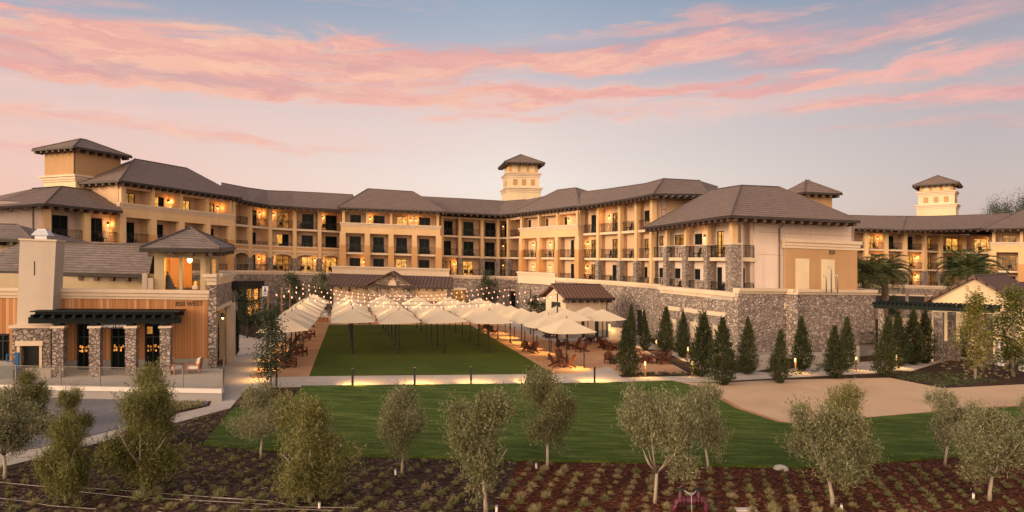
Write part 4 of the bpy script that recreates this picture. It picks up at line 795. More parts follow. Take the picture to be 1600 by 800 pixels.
# main tiled roof behind the cornice
e0, e1, r0, r1 = P(-60, 421, 37.6), P(233, 428, 39.2), P(28, 381, 42.0), P(242, 382, 43.4)
bk0, bk1 = Vector((2 * r0.x - e0.x - 4, 2 * r0.y - e0.y, e0.z)), Vector((2 * r1.x - e1.x, 2 * r1.y - e1.y, e1.z))
roof(tav, [[e0, e1, r1, r0], [bk0, e0, r0], [bk1, bk0, r0, r1]], [(r0, r1)], [(e0, e1)], mat='rooftavern')
W = MB(); A, B = tl(-60, 4.4), tl(240, 4.4); W.wall(A, B, tg(A) + 4.3, tg(B) + 4.3, 1.3, .3); W.build('upper_wall', M['olivecream'], tav)
W = MB(); a, b_ = tl(222, 1.4), tl(230, 1.4); W.wall(a, b_, tg(a) + 4.9, tg(b_) + 4.9, .95, .3); a, b_ = tl(231, .9), tl(239, .9); W.wall(a, b_, tg(a) + 4.9, tg(b_) + 4.9, .7, .3); W.build('parapet_end', M['chimney'], tav)
# chimney
ch = MB(); a, b_ = tl(30, -1.1), tl(88, -1.1); at, bt = tl(31, -1.1), tl(87.5, -1.1); a2, b2 = tl(26, -1.1), tl(81, -1.1)
ch.hexa([(a2.x, a2.y, tg(a2) + 3.1), (b2.x, b2.y, tg(b2) + 3.1), ((b2 + TN * 1.2).x, (b2 + TN * 1.2).y, tg(b2) + 3.1), ((a2 + TN * 1.2).x, (a2 + TN * 1.2).y, tg(a2) + 3.1)],
        [(at.x, at.y, tg(at) + 7.5), (bt.x, bt.y, tg(bt) + 7.5), ((bt + TN * 1.2).x, (bt + TN * 1.2).y, tg(bt) + 7.5), ((at + TN * 1.2).x, (at + TN * 1.2).y, tg(at) + 7.5)])
cho = ch.build('chimney', M['chimney'], tav)
c = MB(); c.wall(at - TU * .05, bt + TU * .05, tg(at) + 7.5, tg(bt) + 7.5, .09, 1.3, -.05); c.build('cap', M['trim'], cho)
c = MB(); sA, sB = tl(53, -1.1), tl(54.5, -1.1); c.wall(sA, sB, tg(sA) + 5.7, tg(sB) + 5.7, .72, .02, -.015); c.build('slot', M['dark'], cho)
c = MB(); x0 = (at + bt) / 2 + TN * .6; zt_ = tg(x0) + 7.59
c.box(x0, TU, .27, .27, zt_, zt_ + .2); w = [(x0 + TU * i * .40 + TN * j * .40) for i, j in ((-1, -1), (1, -1), (1, 1), (-1, 1))]; w2 = [(x0 + TU * i * .24 + TN * j * .24) for i, j in ((-1, -1), (1, -1), (1, 1), (-1, 1))]
c.hexa([(p.x, p.y, zt_ + .2) for p in w], [(p.x, p.y, zt_ + .48) for p in w2]); c.box(x0, TU, .2, .2, zt_ + .48, zt_ + .55); tag(c.build('flue_cap', M['galv'], cho), 'bright galvanised metal flue cap')
s = MB(); a, b_ = tl(19, -1.5), tl(79, -1.5)
for xa, xb, z0, z1 in ((19, 31, TZ, 3.0), (63, 79, TZ, 3.0), (31, 63, 2.1, 3.0), (31, 63, TZ, .95)): p, q = tl(xa, -1.5), tl(xb, -1.5); s.wall(p, q, tg(p) + z0, tg(q) + z0, z1 - z0, 1.5)
so = s.build('fireplace', M['stonegrey'], tav)
m = MB(); m.wall(a - TU * .12, b_ + TU * .12, tg(a) + 3.0, tg(b_) + 3.0, .14, 1.6, -.1); m.build('coping', M['trim'], so)
m = MB(); p, q = tl(27, -1.5), tl(66, -1.5); m.wall(tl(25, -1.5), tl(68, -1.5), tg(p) + 2.1, tg(q) + 2.1, .24, .2, -.12); m.wall(p, tl(31.5, -1.5), tg(p) + .95, tg(p) + .95, 1.15, .2, -.06); m.wall(tl(62, -1.5), q, tg(q) + .95, tg(q) + .95, 1.15, .2, -.06); m.build('surround', M['trim'], so)
m = MB(); p, q = tl(31, -1.5), tl(63, -1.5); m.wall(p, q, tg(p) + .95, tg(q) + .95, 1.2, .05, .5); m.build('firebox', M['dark'], so)
m = MB(); p, q = tl(34, -1.9), tl(84, -1.9); m.wall(p, q, tg(p) + TZ, tg(q) + TZ, .4, .8, -.4); m.build('hearth', M['chimney'], so)
# pergola and its stone columns
pg = thing('pergola', 'dark green timber pergola on stone columns across the tavern front', 'pergola'); m = MB(); a, b_ = tl(80, -.1), tl(285, -.1); D = 2.1
for k in range(4): off = -.3 - k * (D - .4) / 3; m.wall(a + TU * 0, b_, tg(a) + 3.72 + .03, tg(b_) + 3.75, .12, .14, off)
m.build('purlin', M['pergola'], pg); m = MB(); n_ = 15
for k in range(n_): p = a + (b_ - a) * (k / (n_ - 1)); m.box((p - TN * (D / 2 + .05)), TN, D / 2 + .25, .06, tg(p) + 3.58, tg(p) + 3.75)
m.build('rafters', M['pergola'], pg); m = MB(); m.wall(a - TU * .3, b_ + TU * .3, tg(a) + 3.28, tg(b_) + 3.28, .32, .2, -D + .1); m.wall(a - TU * .2, b_ + TU * .2, tg(a) + 3.862, tg(b_) + 3.862, .05, D, -D); m.build('beam', M['pergola'], pg)
for xc in (93, 150, 206, 259.5):
    p = tl(xc, -1.9); m = MB(); m.box(p, TU, .25, .25, tg(p) + TZ, tg(p) + 3.05); o = m.build('stone_column', M['stonepier'], pg); k = MB(); k.box(p, TU, .31, .31, tg(p) + 3.05, tg(p) + 3.17); k.build('column_cap', M['trim'], o)
    k = MB(); k.box(p, TU, .15, .3, tg(p) + 3.17, tg(p) + 3.3); k.build('bracket', M['pergola'], o)
def text(body, size, p, zb, dirv, nout, mat, parent, name='lettering', ext=.012, center=False, sx=1.0):
    cu = bpy.data.curves.new(name, 'FONT'); cu.body = body; cu.size = size; cu.extrude = ext; cu.align_x = 'CENTER' if center else 'LEFT'
    o = bpy.data.objects.new(name, cu); col.objects.link(o); cu.materials.append(M[mat]); o.parent = parent
    o.location = (p.x + nout.x * .02, p.y + nout.y * .02, zb); o.rotation_euler = (R(90), 0, math.atan2(dirv.y, dirv.x)); o.scale = (sx, 1, 1)
    me = bpy.data.meshes.new_from_object(o.evaluated_get(bpy.context.evaluated_depsgraph_get())); q = bpy.data.objects.new(name, me); col.objects.link(q); q.parent = parent; q.location, q.rotation_euler, q.scale = o.location, o.rotation_euler, o.scale; bpy.data.objects.remove(o); q.name = name; return q
p = tl(274, 0); text('850 WEST', .37, p, tg(p) + 4.08, TU, -TN, 'letter', tav, sx=.88)
a, b_ = tl(160.5, -1.95), tl(194, -1.95); sg = thing('name_sign', "black board with the white words VINTNER'S ROOM under the pergola", 'sign'); m = MB(); m.wall(a, b_, tg(a) + 3.02, tg(b_) + 3.02, .27, .05, -.1); m.build('board', M['dark'], sg)
p = (a + b_) / 2 - TN * .1; text("VINTNER'S ROOM", .165, p, tg(p) + 3.09, TU, -TN, 'signwhite', sg, center=True, sx=.92)
# right return: stone pier, arcade, column
q0 = tl(326, 0); q1 = tl(338.5, 0); m = MB(); m.wall(q0, q1, tg(q0), tg(q1), 5.5, .55, -.12); back = q1 + TN * 6.2; 
m.wall(q1 + TN * .4, back, tg(q1) + 3.95, tg(back) + 3.95, 1.55, .5); m.build('stone_wall', M['stone'], tav)
m = MB(); 
for f0, f1, o in ((5.3, 5.55, .08), (5.55, 5.75, .16), (5.75, 5.93, .26)): m.wall(q0 - TU * o, q1 + TU * o * .2, tg(q0) + f0, tg(q1) + f0, f1 - f0, .8, -.12 - o); m.wall(q1 + TN * .45, back + TN * o, tg(q1) + f0, tg(back) + f0, f1 - f0, .6, -o)
m.build('cornice', M['trim'], tav); m = MB(); m.wall(q1 + TN * .3, back, tg(q1) + 3.8, tg(back) + 3.8, .22, .56, -.03); m.build('lintel', M['trim'], tav)
column(tav, back - TN * .25, TU, .5, 0, 3.9, 'chimney', 'column'); m = MB(); m.wall(q1 + TN * .4 - TU * 1.2, back - TU * 1.2, tg(q1), tg(back), 4.4, .2); m.build('porch_back', M['dark'], tav)
m = MB(); m.wall(back, back - TU * 8, tg(back), tg(back), 5.4, .3); m.build('rear_wall', M['olivecream'], tav)
sconce(tav, Vector((q1.x + .05, q1.y + .5, tg(q1) + 3.5)), Vector((.96, -.28)).normalized(), e=14)
# lookout tower on the tavern roof
cu_ = thing('roof_lookout', 'open-sided roof lookout on the tavern with an orange interior and hanging lantern', 'lookout'); La, Lb = tl(241, 1.3), tl(328, 1.3); z0, z1 = 4.9, 7.2; W = MB(); lz = lambda p: tg(p)
def lw(xa, xb, za, zb): p, q = tl(xa, 1.3), tl(xb, 1.3); W.wall(p, q, tg(p) + za, tg(q) + za, zb - za, .25)
lw(241, 257, z0, z1); lw(280, 285, z0, z1); lw(313, 328, z0, z1); lw(257, 280, 6.78, z1); lw(285, 313, 6.78, z1)
DL = 3.0; Lc, Ld = Lb + TN * DL, La + TN * DL
for f0, f1, za, zb in ((0, .28, z0, z1), (.72, 1, z0, z1), (.28, .72, 6.75, z1)): p, q = Lb + TN * DL * f0, Lb + TN * DL * f1; W.wall(p, q, lz(p) + za, lz(q) + za, zb - za, .25, 0)
W.build('wall', M['olivecream'], cu_); W = MB(); W.wall(Ld - TN * .25, La + TN * .3, lz(La) + z0, lz(La) + z0, z1 - z0, .25, 0)
mid_ = Ld + (Lc - Ld) * .49; W.wall(Ld, mid_, lz(Ld) + z0, lz(Ld) + z0, z1 - z0, .25); W.wall(mid_ + (Lc - mid_) * .02, Lc, lz(Ld) + 6.8, lz(Lc) + 6.8, z1 - 6.8, .25); W.wall(Lc - TU * .5, Lc, lz(Lc) + z0, lz(Lc) + z0, z1 - z0, .25); W.build('inner_wall', M['orange'], cu_)
W = MB(); W.prism([tuple(La), tuple(Lb), tuple(Lc), tuple(Ld)], lambda x: G(x) + z1 - .1, lambda x: G(x) + z1 - .02); W.build('ceiling', M['orange'], cu_)
e0, e1, e2 = P(218, 387, 35.7), P(344, 388, 37.3), P(366, 385, 42.6); e3 = e0 + (e2 - e1); ap_ = P(297, 356, 40.4)
roof(cu_, [[e0, e1, ap_], [e1, e2, ap_], [e2, e3, ap_], [e3, e0, ap_]], [(e, ap_) for e in (e0, e1, e2)], [(e0, e1), (e1, e2)], mat='rooftavern')
ln = MB(); pl_ = tl(296.5, 1.9); lzz = tg(pl_) + 6.75; ln.lathe([(.02, 0), (.12, .08), (.14, .22), (.05, .34), (.01, .36)], 10, (pl_.x, pl_.y, lzz - .25)); lo_ = tag(ln.build('hanging_lantern', M['lampglow'], smooth=True), 'glowing round lantern hanging in the tavern roof lookout', 'lantern'); cb = MB(); cb.tube([(pl_.x, pl_.y, lzz + .1), (pl_.x, pl_.y, lzz + .9)], .012, 5); cb.build('cord', M['dark'], lo_)
l = bpy.data.lights.new('lantern_light', 'POINT'); l.energy = 130; l.color = (1, .50, .14); l.shadow_soft_size = .15; lo2 = bpy.data.objects.new('lantern_light', l); col.objects.link(lo2); lo2.location = (pl_.x - .35, pl_.y, lzz - .35); lo2.parent = lo_
m = MB(); p = tl(262, 1.9); m.box(p, TU, .38, .3, tg(p) + 4.95, tg(p) + 5.05); m.hexa([((p + TU * i * .34 + TN * j * .2).x, (p + TU * i * .34 + TN * j * .2).y, tg(p) + 5.05) for i, j in ((-1, -1), (1, -1), (1, 1), (-1, 1))], [((p + TU * (i * .16 - .05) + TN * j * .1).x, (p + TU * (i * .16 - .05) + TN * j * .1).y, tg(p) + 5.75) for i, j in ((-1, -1), (1, -1), (1, 1), (-1, 1))]); m.lathe([(.05, 0), (.05, .18), (.02, .26)], 8, (p.x, p.y, tg(p) + 5.75)); tag(m.build('covered_stand', M['dark']), 'dark draped stand inside the orange lookout opening', 'stand')
m = MB(); p = tl(305, 1.9); m.lathe([(.17, 0), (.16, .22)], 10, (p.x, p.y, tg(p) + 4.95)); o = m.build('candle_table', M['whitepaint']); tag(o, 'small white table holding a glowing candle lantern in the lookout', 'table'); m = MB(); m.lathe([(.09, 0), (.09, .2), (.03, .3)], 8, (p.x, p.y, tg(p) + 5.18)); tag(m.build('candle_lantern', M['barglow']), 'glowing candle lantern on the small white lookout table', 'lantern')
# rear roof at the far left
ob = thing('outbuilding', 'tiled hip-roofed outbuilding behind the tavern at the left edge', 'building'); e0, e1, r0, r1 = P(-80, 371, 47), P(50, 374, 48), P(-60, 349, 52), P(27, 351, 52.5)
fc, rd, BL, BR = hipquad(e0, e1, r0, r1); roof(ob, fc, rd[:3], [(e0, e1)], mat='rooftavern'); m = MB(); a, b_ = Vector((e0.x, e0.y + .8)), Vector((e1.x - .6, e1.y + .8)); m.wall(a, b_, G(a.x), G(b_.x), e1.z - G(b_.x) - .1, 6); m.build('wall', M['olivecream'], ob)
# fence on the terrace edge
fe_ = thing('terrace_fence', 'see-through wire fence with slim posts along the terrace edge', 'fence'); ft = lambda x: on_line(fa, fb, x)
xs = [-40, 22, 92, 154, 219, 284, 346]
for i, x in enumerate(xs): p = ft(x) + Vector((0, .1)); m = MB(); m.box(p, (1, 0), .022, .022, G(p.x) + TZ, G(p.x) + TZ + .98); m.build('post', M['wiregrey'], fe_)
for x0, x1 in zip(xs, xs[1:]):
    a, b_ = ft(x0) + Vector((0, .1)), ft(x1) + Vector((0, .1)); m = MB(); k = int((b_ - a).length / .048)
    for i in range(1, k): p = a + (b_ - a) * (i / k); m.box(p, (1, 0), .0042, .0042, G(p.x) + TZ + .05, G(p.x) + TZ + .95)
    for zz in (.05, .93): m.wall(a, b_, G(a.x) + TZ + zz, G(b_.x) + TZ + zz, .025, .02)
    m.build('mesh_panel', M['wiregrey'], fe_)
a = ft(346) + Vector((0, .1)); b_ = Vector((-15.9, 35.4)); m = MB(); k = 90
for i in range(1, k): p = a + (b_ - a) * (i / k); m.box(p, (1, 0), .0042, .0042, G(p.x) + TZ + .05, G(p.x) + TZ + .95)
for zz in (.05, .93): m.wall(b_, a, G(a.x) + TZ + zz, G(a.x) + TZ + zz, .025, .02)
m.build('mesh_panel', M['wiregrey'], fe_)
# blue machine and boards at the left edge
pm = tl(27, -2.6); bl_ = thing('work_lift', 'blue-framed work lift standing in front of the stone fireplace', 'lift'); m = MB(); gz_ = tg(pm) + TZ
m.box(pm, TU, .07, .07, gz_ + .55, gz_ + 1.35); m.build('mast', M['bluepaint'], bl_); m = MB()
for dx_, zz in ((-.42, .9), (-.42, 1.25)): p = pm + TU * dx_ * .5; m.box(p, TU, .24, .02, gz_ + zz, gz_ + zz + .04)
p = pm - TU * .44; m.box(p, TU, .025, .025, gz_ + .9, gz_ + 1.29); m.build('guard_rail', M['bluepaint'], bl_); m = MB(); m.box(pm + TU * .08, TU, .16, .25, gz_, gz_ + .55); m.build('base', M['dark'], bl_)
m = MB(); a, b_ = tl(-30, -2.4), tl(21, -2.4)
for k in range(5): m.wall(a, b_, tg(a) + TZ + .13 * k, tg(b_) + TZ + .13 * k, .115, .06)
tag(m.build('board_stack', M['greyboard']), 'low screen of grey horizontal boards at the left edge of the terrace', 'board screen')
# terrace armchairs
def armchair(label, px, y, ang):
    t = thing('lounge_chair', label, 'armchair', 'lounge chairs on the tavern terrace'); p = gp(px, y, TZ); t.location = p; t.rotation_euler = (0, 0, ang)
    m = MB()
    for sx_ in (-.33, .33):
        for sy in (-.3, .3): m.box((sx_, sy), (1, 0), .03, .03, 0, .5)
        m.box((sx_, 0), (0, 1), .34, .03, .5, .54)
    m.box((0, 0), (1, 0), .34, .32, .22, .27); m.hexa([(-.34, .28, .25), (.34, .28, .25), (.34, .33, .25), (-.34, .33, .25)], [(-.34, .36, .82), (.34, .36, .82), (.34, .41, .82), (-.34, .41, .82)]); m.build('frame', M['teak'], t)
    m = MB(); m.box((0, -.03), (1, 0), .3, .3, .275, .42); m.build('seat_cushion', M['cushion'], t); m = MB(); m.hexa([(-.3, .16, .42), (.3, .16, .42), (.3, .28, .42), (-.3, .28, .42)], [(-.3, .24, .84), (.3, .24, .84), (.3, .36, .84), (-.3, .36, .84)]); m.build('back_cushion', M['cushion'], t)
    m = MB(); m.hexa([(-.2, .08, .43), (.2, .08, .43), (.2, .15, .43), (-.2, .15, .43)], [(-.2, .14, .78), (.2, .14, .78), (.2, .22, .78), (-.2, .22, .78)]); m.build('pillow', M['pillow'], t); return t
armchair('teak lounge chair facing right beside the last pergola column', 271, 584, R(80)); armchair('teak lounge chair facing left below the 850 WEST letters', 303, 583, R(-75))

# ---------------------------------------------------------------- gabled pavilion behind the parasols
gb = thing('gabled_pavilion', 'long low pavilion with a stone gable, oval medallion and brown metal roof', 'pavilion'); A, B = C(521, 13.6), C(698, 13.35); n = nrm(B - A); u = (B - A).normalized()
m = MB(); m.wall(A, B, G(A.x), G(B.x), 4.15, 5.5); m.build('wall', M['trim'], gb)
ea, eb = P(512, 444.5, 72.2), P(709, 449, 73.6); ra, rb = P(514, 428, 76.5), P(707, 433.5, 77.8)
ba, bb = Vector((2 * ra.x - ea.x, 2 * ra.y - ea.y, ea.z)), Vector((2 * rb.x - eb.x, 2 * rb.y - eb.y, eb.z))
roof(gb, [[ea, eb, rb, ra], [bb, ba, ra, rb]], [(ra, rb)], [(ea, eb)], mat='metalroof', th=.1)
ga, gbb = on_line(A - n * 1.0, B - n * 1.0, 575), on_line(A - n * 1.0, B - n * 1.0, 648.5); gc = (ga + gbb) / 2; zE = 4.05; zA = 5.6
m = MB(); z = G(gc.x)
for s0 in (0,):
    f = [(ga.x, ga.y, G(ga.x)), (gbb.x, gbb.y, G(gbb.x)), (gbb.x, gbb.y, G(gbb.x) + zE), (gc.x, gc.y, z + zA), (ga.x, ga.y, G(ga.x) + zE)]; bkk = [(x + n.x, y + n.y, zz) for x, y, zz in f]; m.add(f + bkk, [(0, 1, 2, 3, 4), (9, 8, 7, 6, 5)] + [(i, (i + 5), (i + 1) % 5 + 5, (i + 1) % 5) for i in range(5)])
m.build('stone_gable', M['stone'], gb)
gl_, gr_ = P(569, 445, 72.2), P(652, 449.5, 73.0); apx = P(611, 424, 72.5); sh = Vector((n.x * 5.5, n.y * 5.5, 0)); roof(gb, [[gl_, apx, apx + sh, gl_ + sh], [apx, gr_, gr_ + sh, apx + sh]], [], [], name='gable_roof', mat='metalroof', th=.13)
m = MB(); c = on_line(ga - n * .05, gbb - n * .05, 613); zc = zabs(444.5, c.y)
ring = [(c.x + u.x * .42 * math.cos(t) , c.y + u.y * .42 * math.cos(t), zc + .52 * math.sin(t)) for t in [k * math.pi / 10 for k in range(20)]]; ring2 = [(x - n.x * .1, y - n.y * .1, zz) for x, y, zz in ring]; m.add(ring + ring2, [tuple(range(20, 40))] + [(i, (i + 1) % 20, 20 + (i + 1) % 20, 20 + i) for i in range(20)]); mo = m.build('medallion', M['medallion'], gb)
m = MB(); m.tube([(x - n.x * .04, y - n.y * .04, zz) for x, y, zz in ring2] + [(ring2[0][0] - n.x * .04, ring2[0][1] - n.y * .04, ring2[0][2])], .05, 6, False); m.build('rim', M['trim'], mo)
for x in (588, 638, 546, 678): q = on_line(ga - n * .1, gbb - n * .1, x) if 575 < x < 648 else on_line(A - n * .1, B - n * .1, x); zq = zabs(453, q.y); m = MB(); m.box(q, u, .14, .12, zq - .16, zq + .12); m.build('wall_lamp', M['dark'], gb)
for x0, x1 in ((528, 533), (540, 560), (665, 690)): p, q = on_line(A, B, x0), on_line(A, B, x1); m = MB(); m.wall(p, q, G(p.x), G(q.x), 2.3, .1, -.07); m.build('door', M['redwood'], gb)
# ---------------------------------------------------------------- hut with brown metal roof
ht = thing('hut', 'small plaster hut with a standing-seam brown roof right of the parasols', 'hut'); A, B = C(884, 16.4), C(950, 15.75); n = nrm(B - A); u = (B - A).normalized()
m = MB(); m.wall(A, B, G(A.x), G(B.x), 3.85, 3.5)
gm = (A + A + n * 3.5) / 2; m.add([(A.x, A.y, G(A.x) + 3.84), ((A + n * 3.5).x, (A + n * 3.5).y, G(A.x) + 3.84), (gm.x, gm.y, G(A.x) + 4.85)] + [((A + u * .3).x, (A + u * .3).y, G(A.x) + 3.84), ((A + n * 3.5 + u * .3).x, (A + n * 3.5 + u * .3).y, G(A.x) + 3.84), ((gm + u * .3).x, (gm + u * .3).y, G(A.x) + 4.85)], [(0, 1, 2), (5, 4, 3), (0, 2, 5, 3), (2, 1, 4, 5)]); m.build('wall', M['trim'], ht)
o1 = -u * .5 - n * .55; o2 = u * .4 - n * .55; zr = 5.12; ze = 3.92; f0 = A + o1; f1 = B + o2; k0 = f0 + n * 2.3; k1 = f1 + n * 2.3; b0_ = f0 + n * 4.6; b1_ = f1 + n * 4.6; V = lambda p, zz: Vector((p.x, p.y, G(p.x) + zz))
roof(ht, [[V(f0, ze), V(f1, ze), V(k1, zr), V(k0, zr)], [V(b1_, ze), V(b0_, ze), V(k0, zr), V(k1, zr)]], [(V(k0, zr), V(k1, zr))], [(V(f0, ze), V(f1, ze))], mat='metalroof_b', th=.2)
for x0, x1 in ((908.5, 912.5), (929.5, 934.5)): p, q = on_line(A, B, x0), on_line(A, B, x1); m = MB(); m.wall(p, q, G(p.x), G(q.x), 2.6, .1, -.08); m.build('door', M['dark'], ht)
dm = MB(); p = A + n * .9; q = A + n * 2.4; dm.wall(q, p, G(p.x) + 1.2, G(p.x) + 1.2, 2.2, .1, -.06); dm.build('window', M['dark'], ht); m = MB(); q = on_line(A, B, 948); m.tube([(q.x, q.y - .1, G(q.x) + 3.6), (q.x, q.y - .1, G(q.x))], .05, 6); m.build('downspout', M['dark'], ht)
m = MB(); p, q = on_line(A, B, 884), on_line(A, B, 950); m.wall(p, q, G(p.x), G(q.x), .7, .06, -.05); m.build('base', M['grey'], ht)
lw_ = MB(); a, b_ = C(951, 16.2), C(985, 16.6); lw_.wall(a, b_, G(a.x), G(b_.x), 1.15, .3); tag(lw_.build('low_wall', M['trim']), 'low plaster wall lit by a wall lamp, right of the hut', 'wall'); p = on_line(a, b_, 952); lm = MB(); lm.box((p.x, p.y - .12), (1, 0), .07, .07, G(p.x) + .8, G(p.x) + 1.45); lo_ = tag(lm.build('post_lamp', M['bollardglow']), 'glowing lamp at the end of the low wall by the hut', 'lamp')
l = bpy.data.lights.new('post_lamp_light', 'POINT'); l.energy = 7; l.color = (1, .62, .25); l.shadow_soft_size = .1; lo2 = bpy.data.objects.new('post_lamp_light', l); col.objects.link(lo2); lo2.location = (p.x + .15, p.y - .5, G(p.x) + .8); lo2.parent = lo_
# ---------------------------------------------------------------- cream gabled building at the right
rb_ = thing('gabled_building', 'cream building with a brown gable roof behind the right-hand pergola', 'building'); A, B = C(1456, 17.5), C(1600, 19.2); n = nrm(B - A); u = (B - A).normalized(); gm = (A + B) / 2; zE, zA = 4.85, 6.95; m = MB()
f = [(A.x, A.y, G(A.x) - .2), (B.x, B.y, G(B.x) - .2), (B.x, B.y, G(B.x) + zE), (gm.x, gm.y, G(gm.x) + zA), (A.x, A.y, G(A.x) + zE)]; bkk = [(x + n.x * 9, y + n.y * 9, zz) for x, y, zz in f]; m.add(f + bkk, [(0, 1, 2, 3, 4), (9, 8, 7, 6, 5)] + [(i, (i + 5), (i + 1) % 5 + 5, (i + 1) % 5) for i in range(5)]); m.build('wall', M['palecream'], rb_)
gl_, gr_, apx = P(1444, 468.5, 57.0), P(1603, 477, 51.6), P(1520, 430.5, 54.4); sh = Vector((n.x * 10, n.y * 10, 0)); roof(rb_, [[gl_, apx, apx + sh, gl_ + sh], [apx, gr_, gr_ + sh, apx + sh]], [(apx, apx + sh)], [], mat='metalroof', th=.24)
for x in (1511, 1529):
    for k in range(3): p = on_line(A, B, x); m = MB(); zz = zabs(453.5 - k * 3, p.y); m.box((p.x, p.y - .03), u, .11, .03, zz - .05, zz + .05); m.build('vent', M['ochre'], rb_)
p, q = on_line(A, B, 1546), on_line(A, B, 1552); m = MB(); m.wall(p, q, G(p.x) + 1.0, G(q.x) + 1.0, .8, .1, -.06); m.build('window', M['dark'], rb_); p, q = on_line(A, B, 1500), on_line(A, B, 1512); m = MB(); m.wall(p, q, G(p.x), G(q.x), 2.5, .1, -.06); m.build('door', M['dark'], rb_)
lr = MB(); A2, B2 = C(1560, 13.6), C(1680, 13.6); a, b_ = P(1560, 447, 73), P(1680, 449, 73); r0, r1 = P(1558, 440, 76), P(1680, 441, 76); o = thing('lean_to_roof', 'low grey metal roof behind the cream gable at the right edge', 'roof'); lr.shell([[a, b_, r1, r0]], .15); lr.build('sheet', M['metalroof'], o); m = MB(); m.wall(A2, B2, G(A2.x), G(B2.x), 3.9, 2.5, .6); m.build('wall', M['wallcream'], o)
# pergola at the right
pr = thing('pergola', 'dark flat pergola reaching from the stone wall to the cream gabled building', 'pergola'); A, B = C(1366, 18.2), C(1553, 20.4); n = nrm(B - A); d = B - A; zt0 = zabs(474, A.y) - G(A.x); zt1 = zabs(481, B.y) - G(B.x)
m = MB(); m.wall(A, B, G(A.x) + zt0 - .4, G(B.x) + zt1 - .4, .38, .2); m.wall(A + n * 2.6, B + n * 2.6, G(A.x) + zt0 - .4, G(B.x) + zt1 - .4, .38, .2); m.build('beam', M['pergola'], pr); m = MB()
for k in range(26): p = A + d * (k / 25); zz = zt0 + (zt1 - zt0) * k / 25; m.box((p + n * 1.4), n, 1.7, .05, G(p.x) + zz - .018, G(p.x) + zz + .12)
m.build('rafters', M['pergola'], pr)
for x, off, w in ((1378, .3, .45), (1467, .2, .62), (1487, 2.4, .5), (1532, .3, .6), (1544, 2.5, .55)):
    p = on_line(A + n * off, B + n * off, x); m = MB(); m.box(p, (B - A), w / 2, w / 2, G(p.x), G(p.x) + zt0 - .45); m.build('stone_column', M['stonepier'], pr)
m = MB(); a, b_ = on_line(A + n * 2.8, B + n * 2.8, 1470), on_line(A + n * 2.8, B + n * 2.8, 1500); m.wall(a, b_, G(a.x), G(b_.x), 1.5, .3); m.build('low_stone_wall', M['stonepier'], pr)
m = MB(); a, b_ = C(1395, 17.0), C(1456, 17.2); m.wall(a, b_, G(a.x), G(b_.x), 3.0, .3); tag(m.build('plaster_wall', M['trim']), 'plain plaster wall under the right-hand pergola behind the dark conifers', 'wall')
# low grey garden walls below the stone wall
for l, pts, h in (('pale low concrete garden wall between the conifers, nearest the stone corner', [(1183, 580), (1203, 576)], 1.0), ('long low concrete garden wall under the tall stone wall', [(1252, 572), (1298, 571)], .95), ('short low concrete garden wall end right of the paired conifers', [(1330, 570), (1343, 568)], .95)):
    a, b_ = gp(*pts[0]), gp(*pts[1]); m = MB(); m.wall(Vector((a.x, a.y)), Vector((b_.x, b_.y)), a.z, b_.z, h, .25); tag(m.build('garden_wall', M['white']), l, 'wall')
rl = thing('metal_railing', 'black metal railing beside the right end of the stone wall', 'railing'); a, b_ = C(1345, 18.6), C(1366, 18.2); m = MB()
for zz in (1.05, .15): m.wall(a, b_, G(a.x) + .9 + zz, G(b_.x) + .9 + zz, .05, .05)
for k in range(9): p = a + (b_ - a) * k / 8; m.box(p, (1, 0), .012, .012, G(p.x) + .9, G(p.x) + 2.0)
m.build('bars', M['dark'], rl); m = MB(); m.wall(a, b_, G(a.x), G(b_.x), .9, .3, .1); m.build('plinth', M['grey'], rl)
# vent pipes on the podium deck
for x, y0, y1, l in ((1291, 452, 431, 'short bent grey vent pipe on the podium deck, left of three'), (1299, 452, 417, 'tallest grey vent pipe on the podium deck with a bent head'), (1308.5, 452, 430, 'short bent grey vent pipe on the podium deck, right of three')):
    p = P(x, y0, 51.6); q = P(x, y1, 51.6); m = MB(); m.tube([(p.x, p.y, p.z - .3), (q.x, q.y, q.z - .1), (q.x - .05, q.y, q.z), (q.x - .22, q.y, q.z), (q.x - .24, q.y, q.z - .12)], .055, 8); tag(m.build('vent_pipe', M['galv'], smooth=True), l, 'vent pipe')
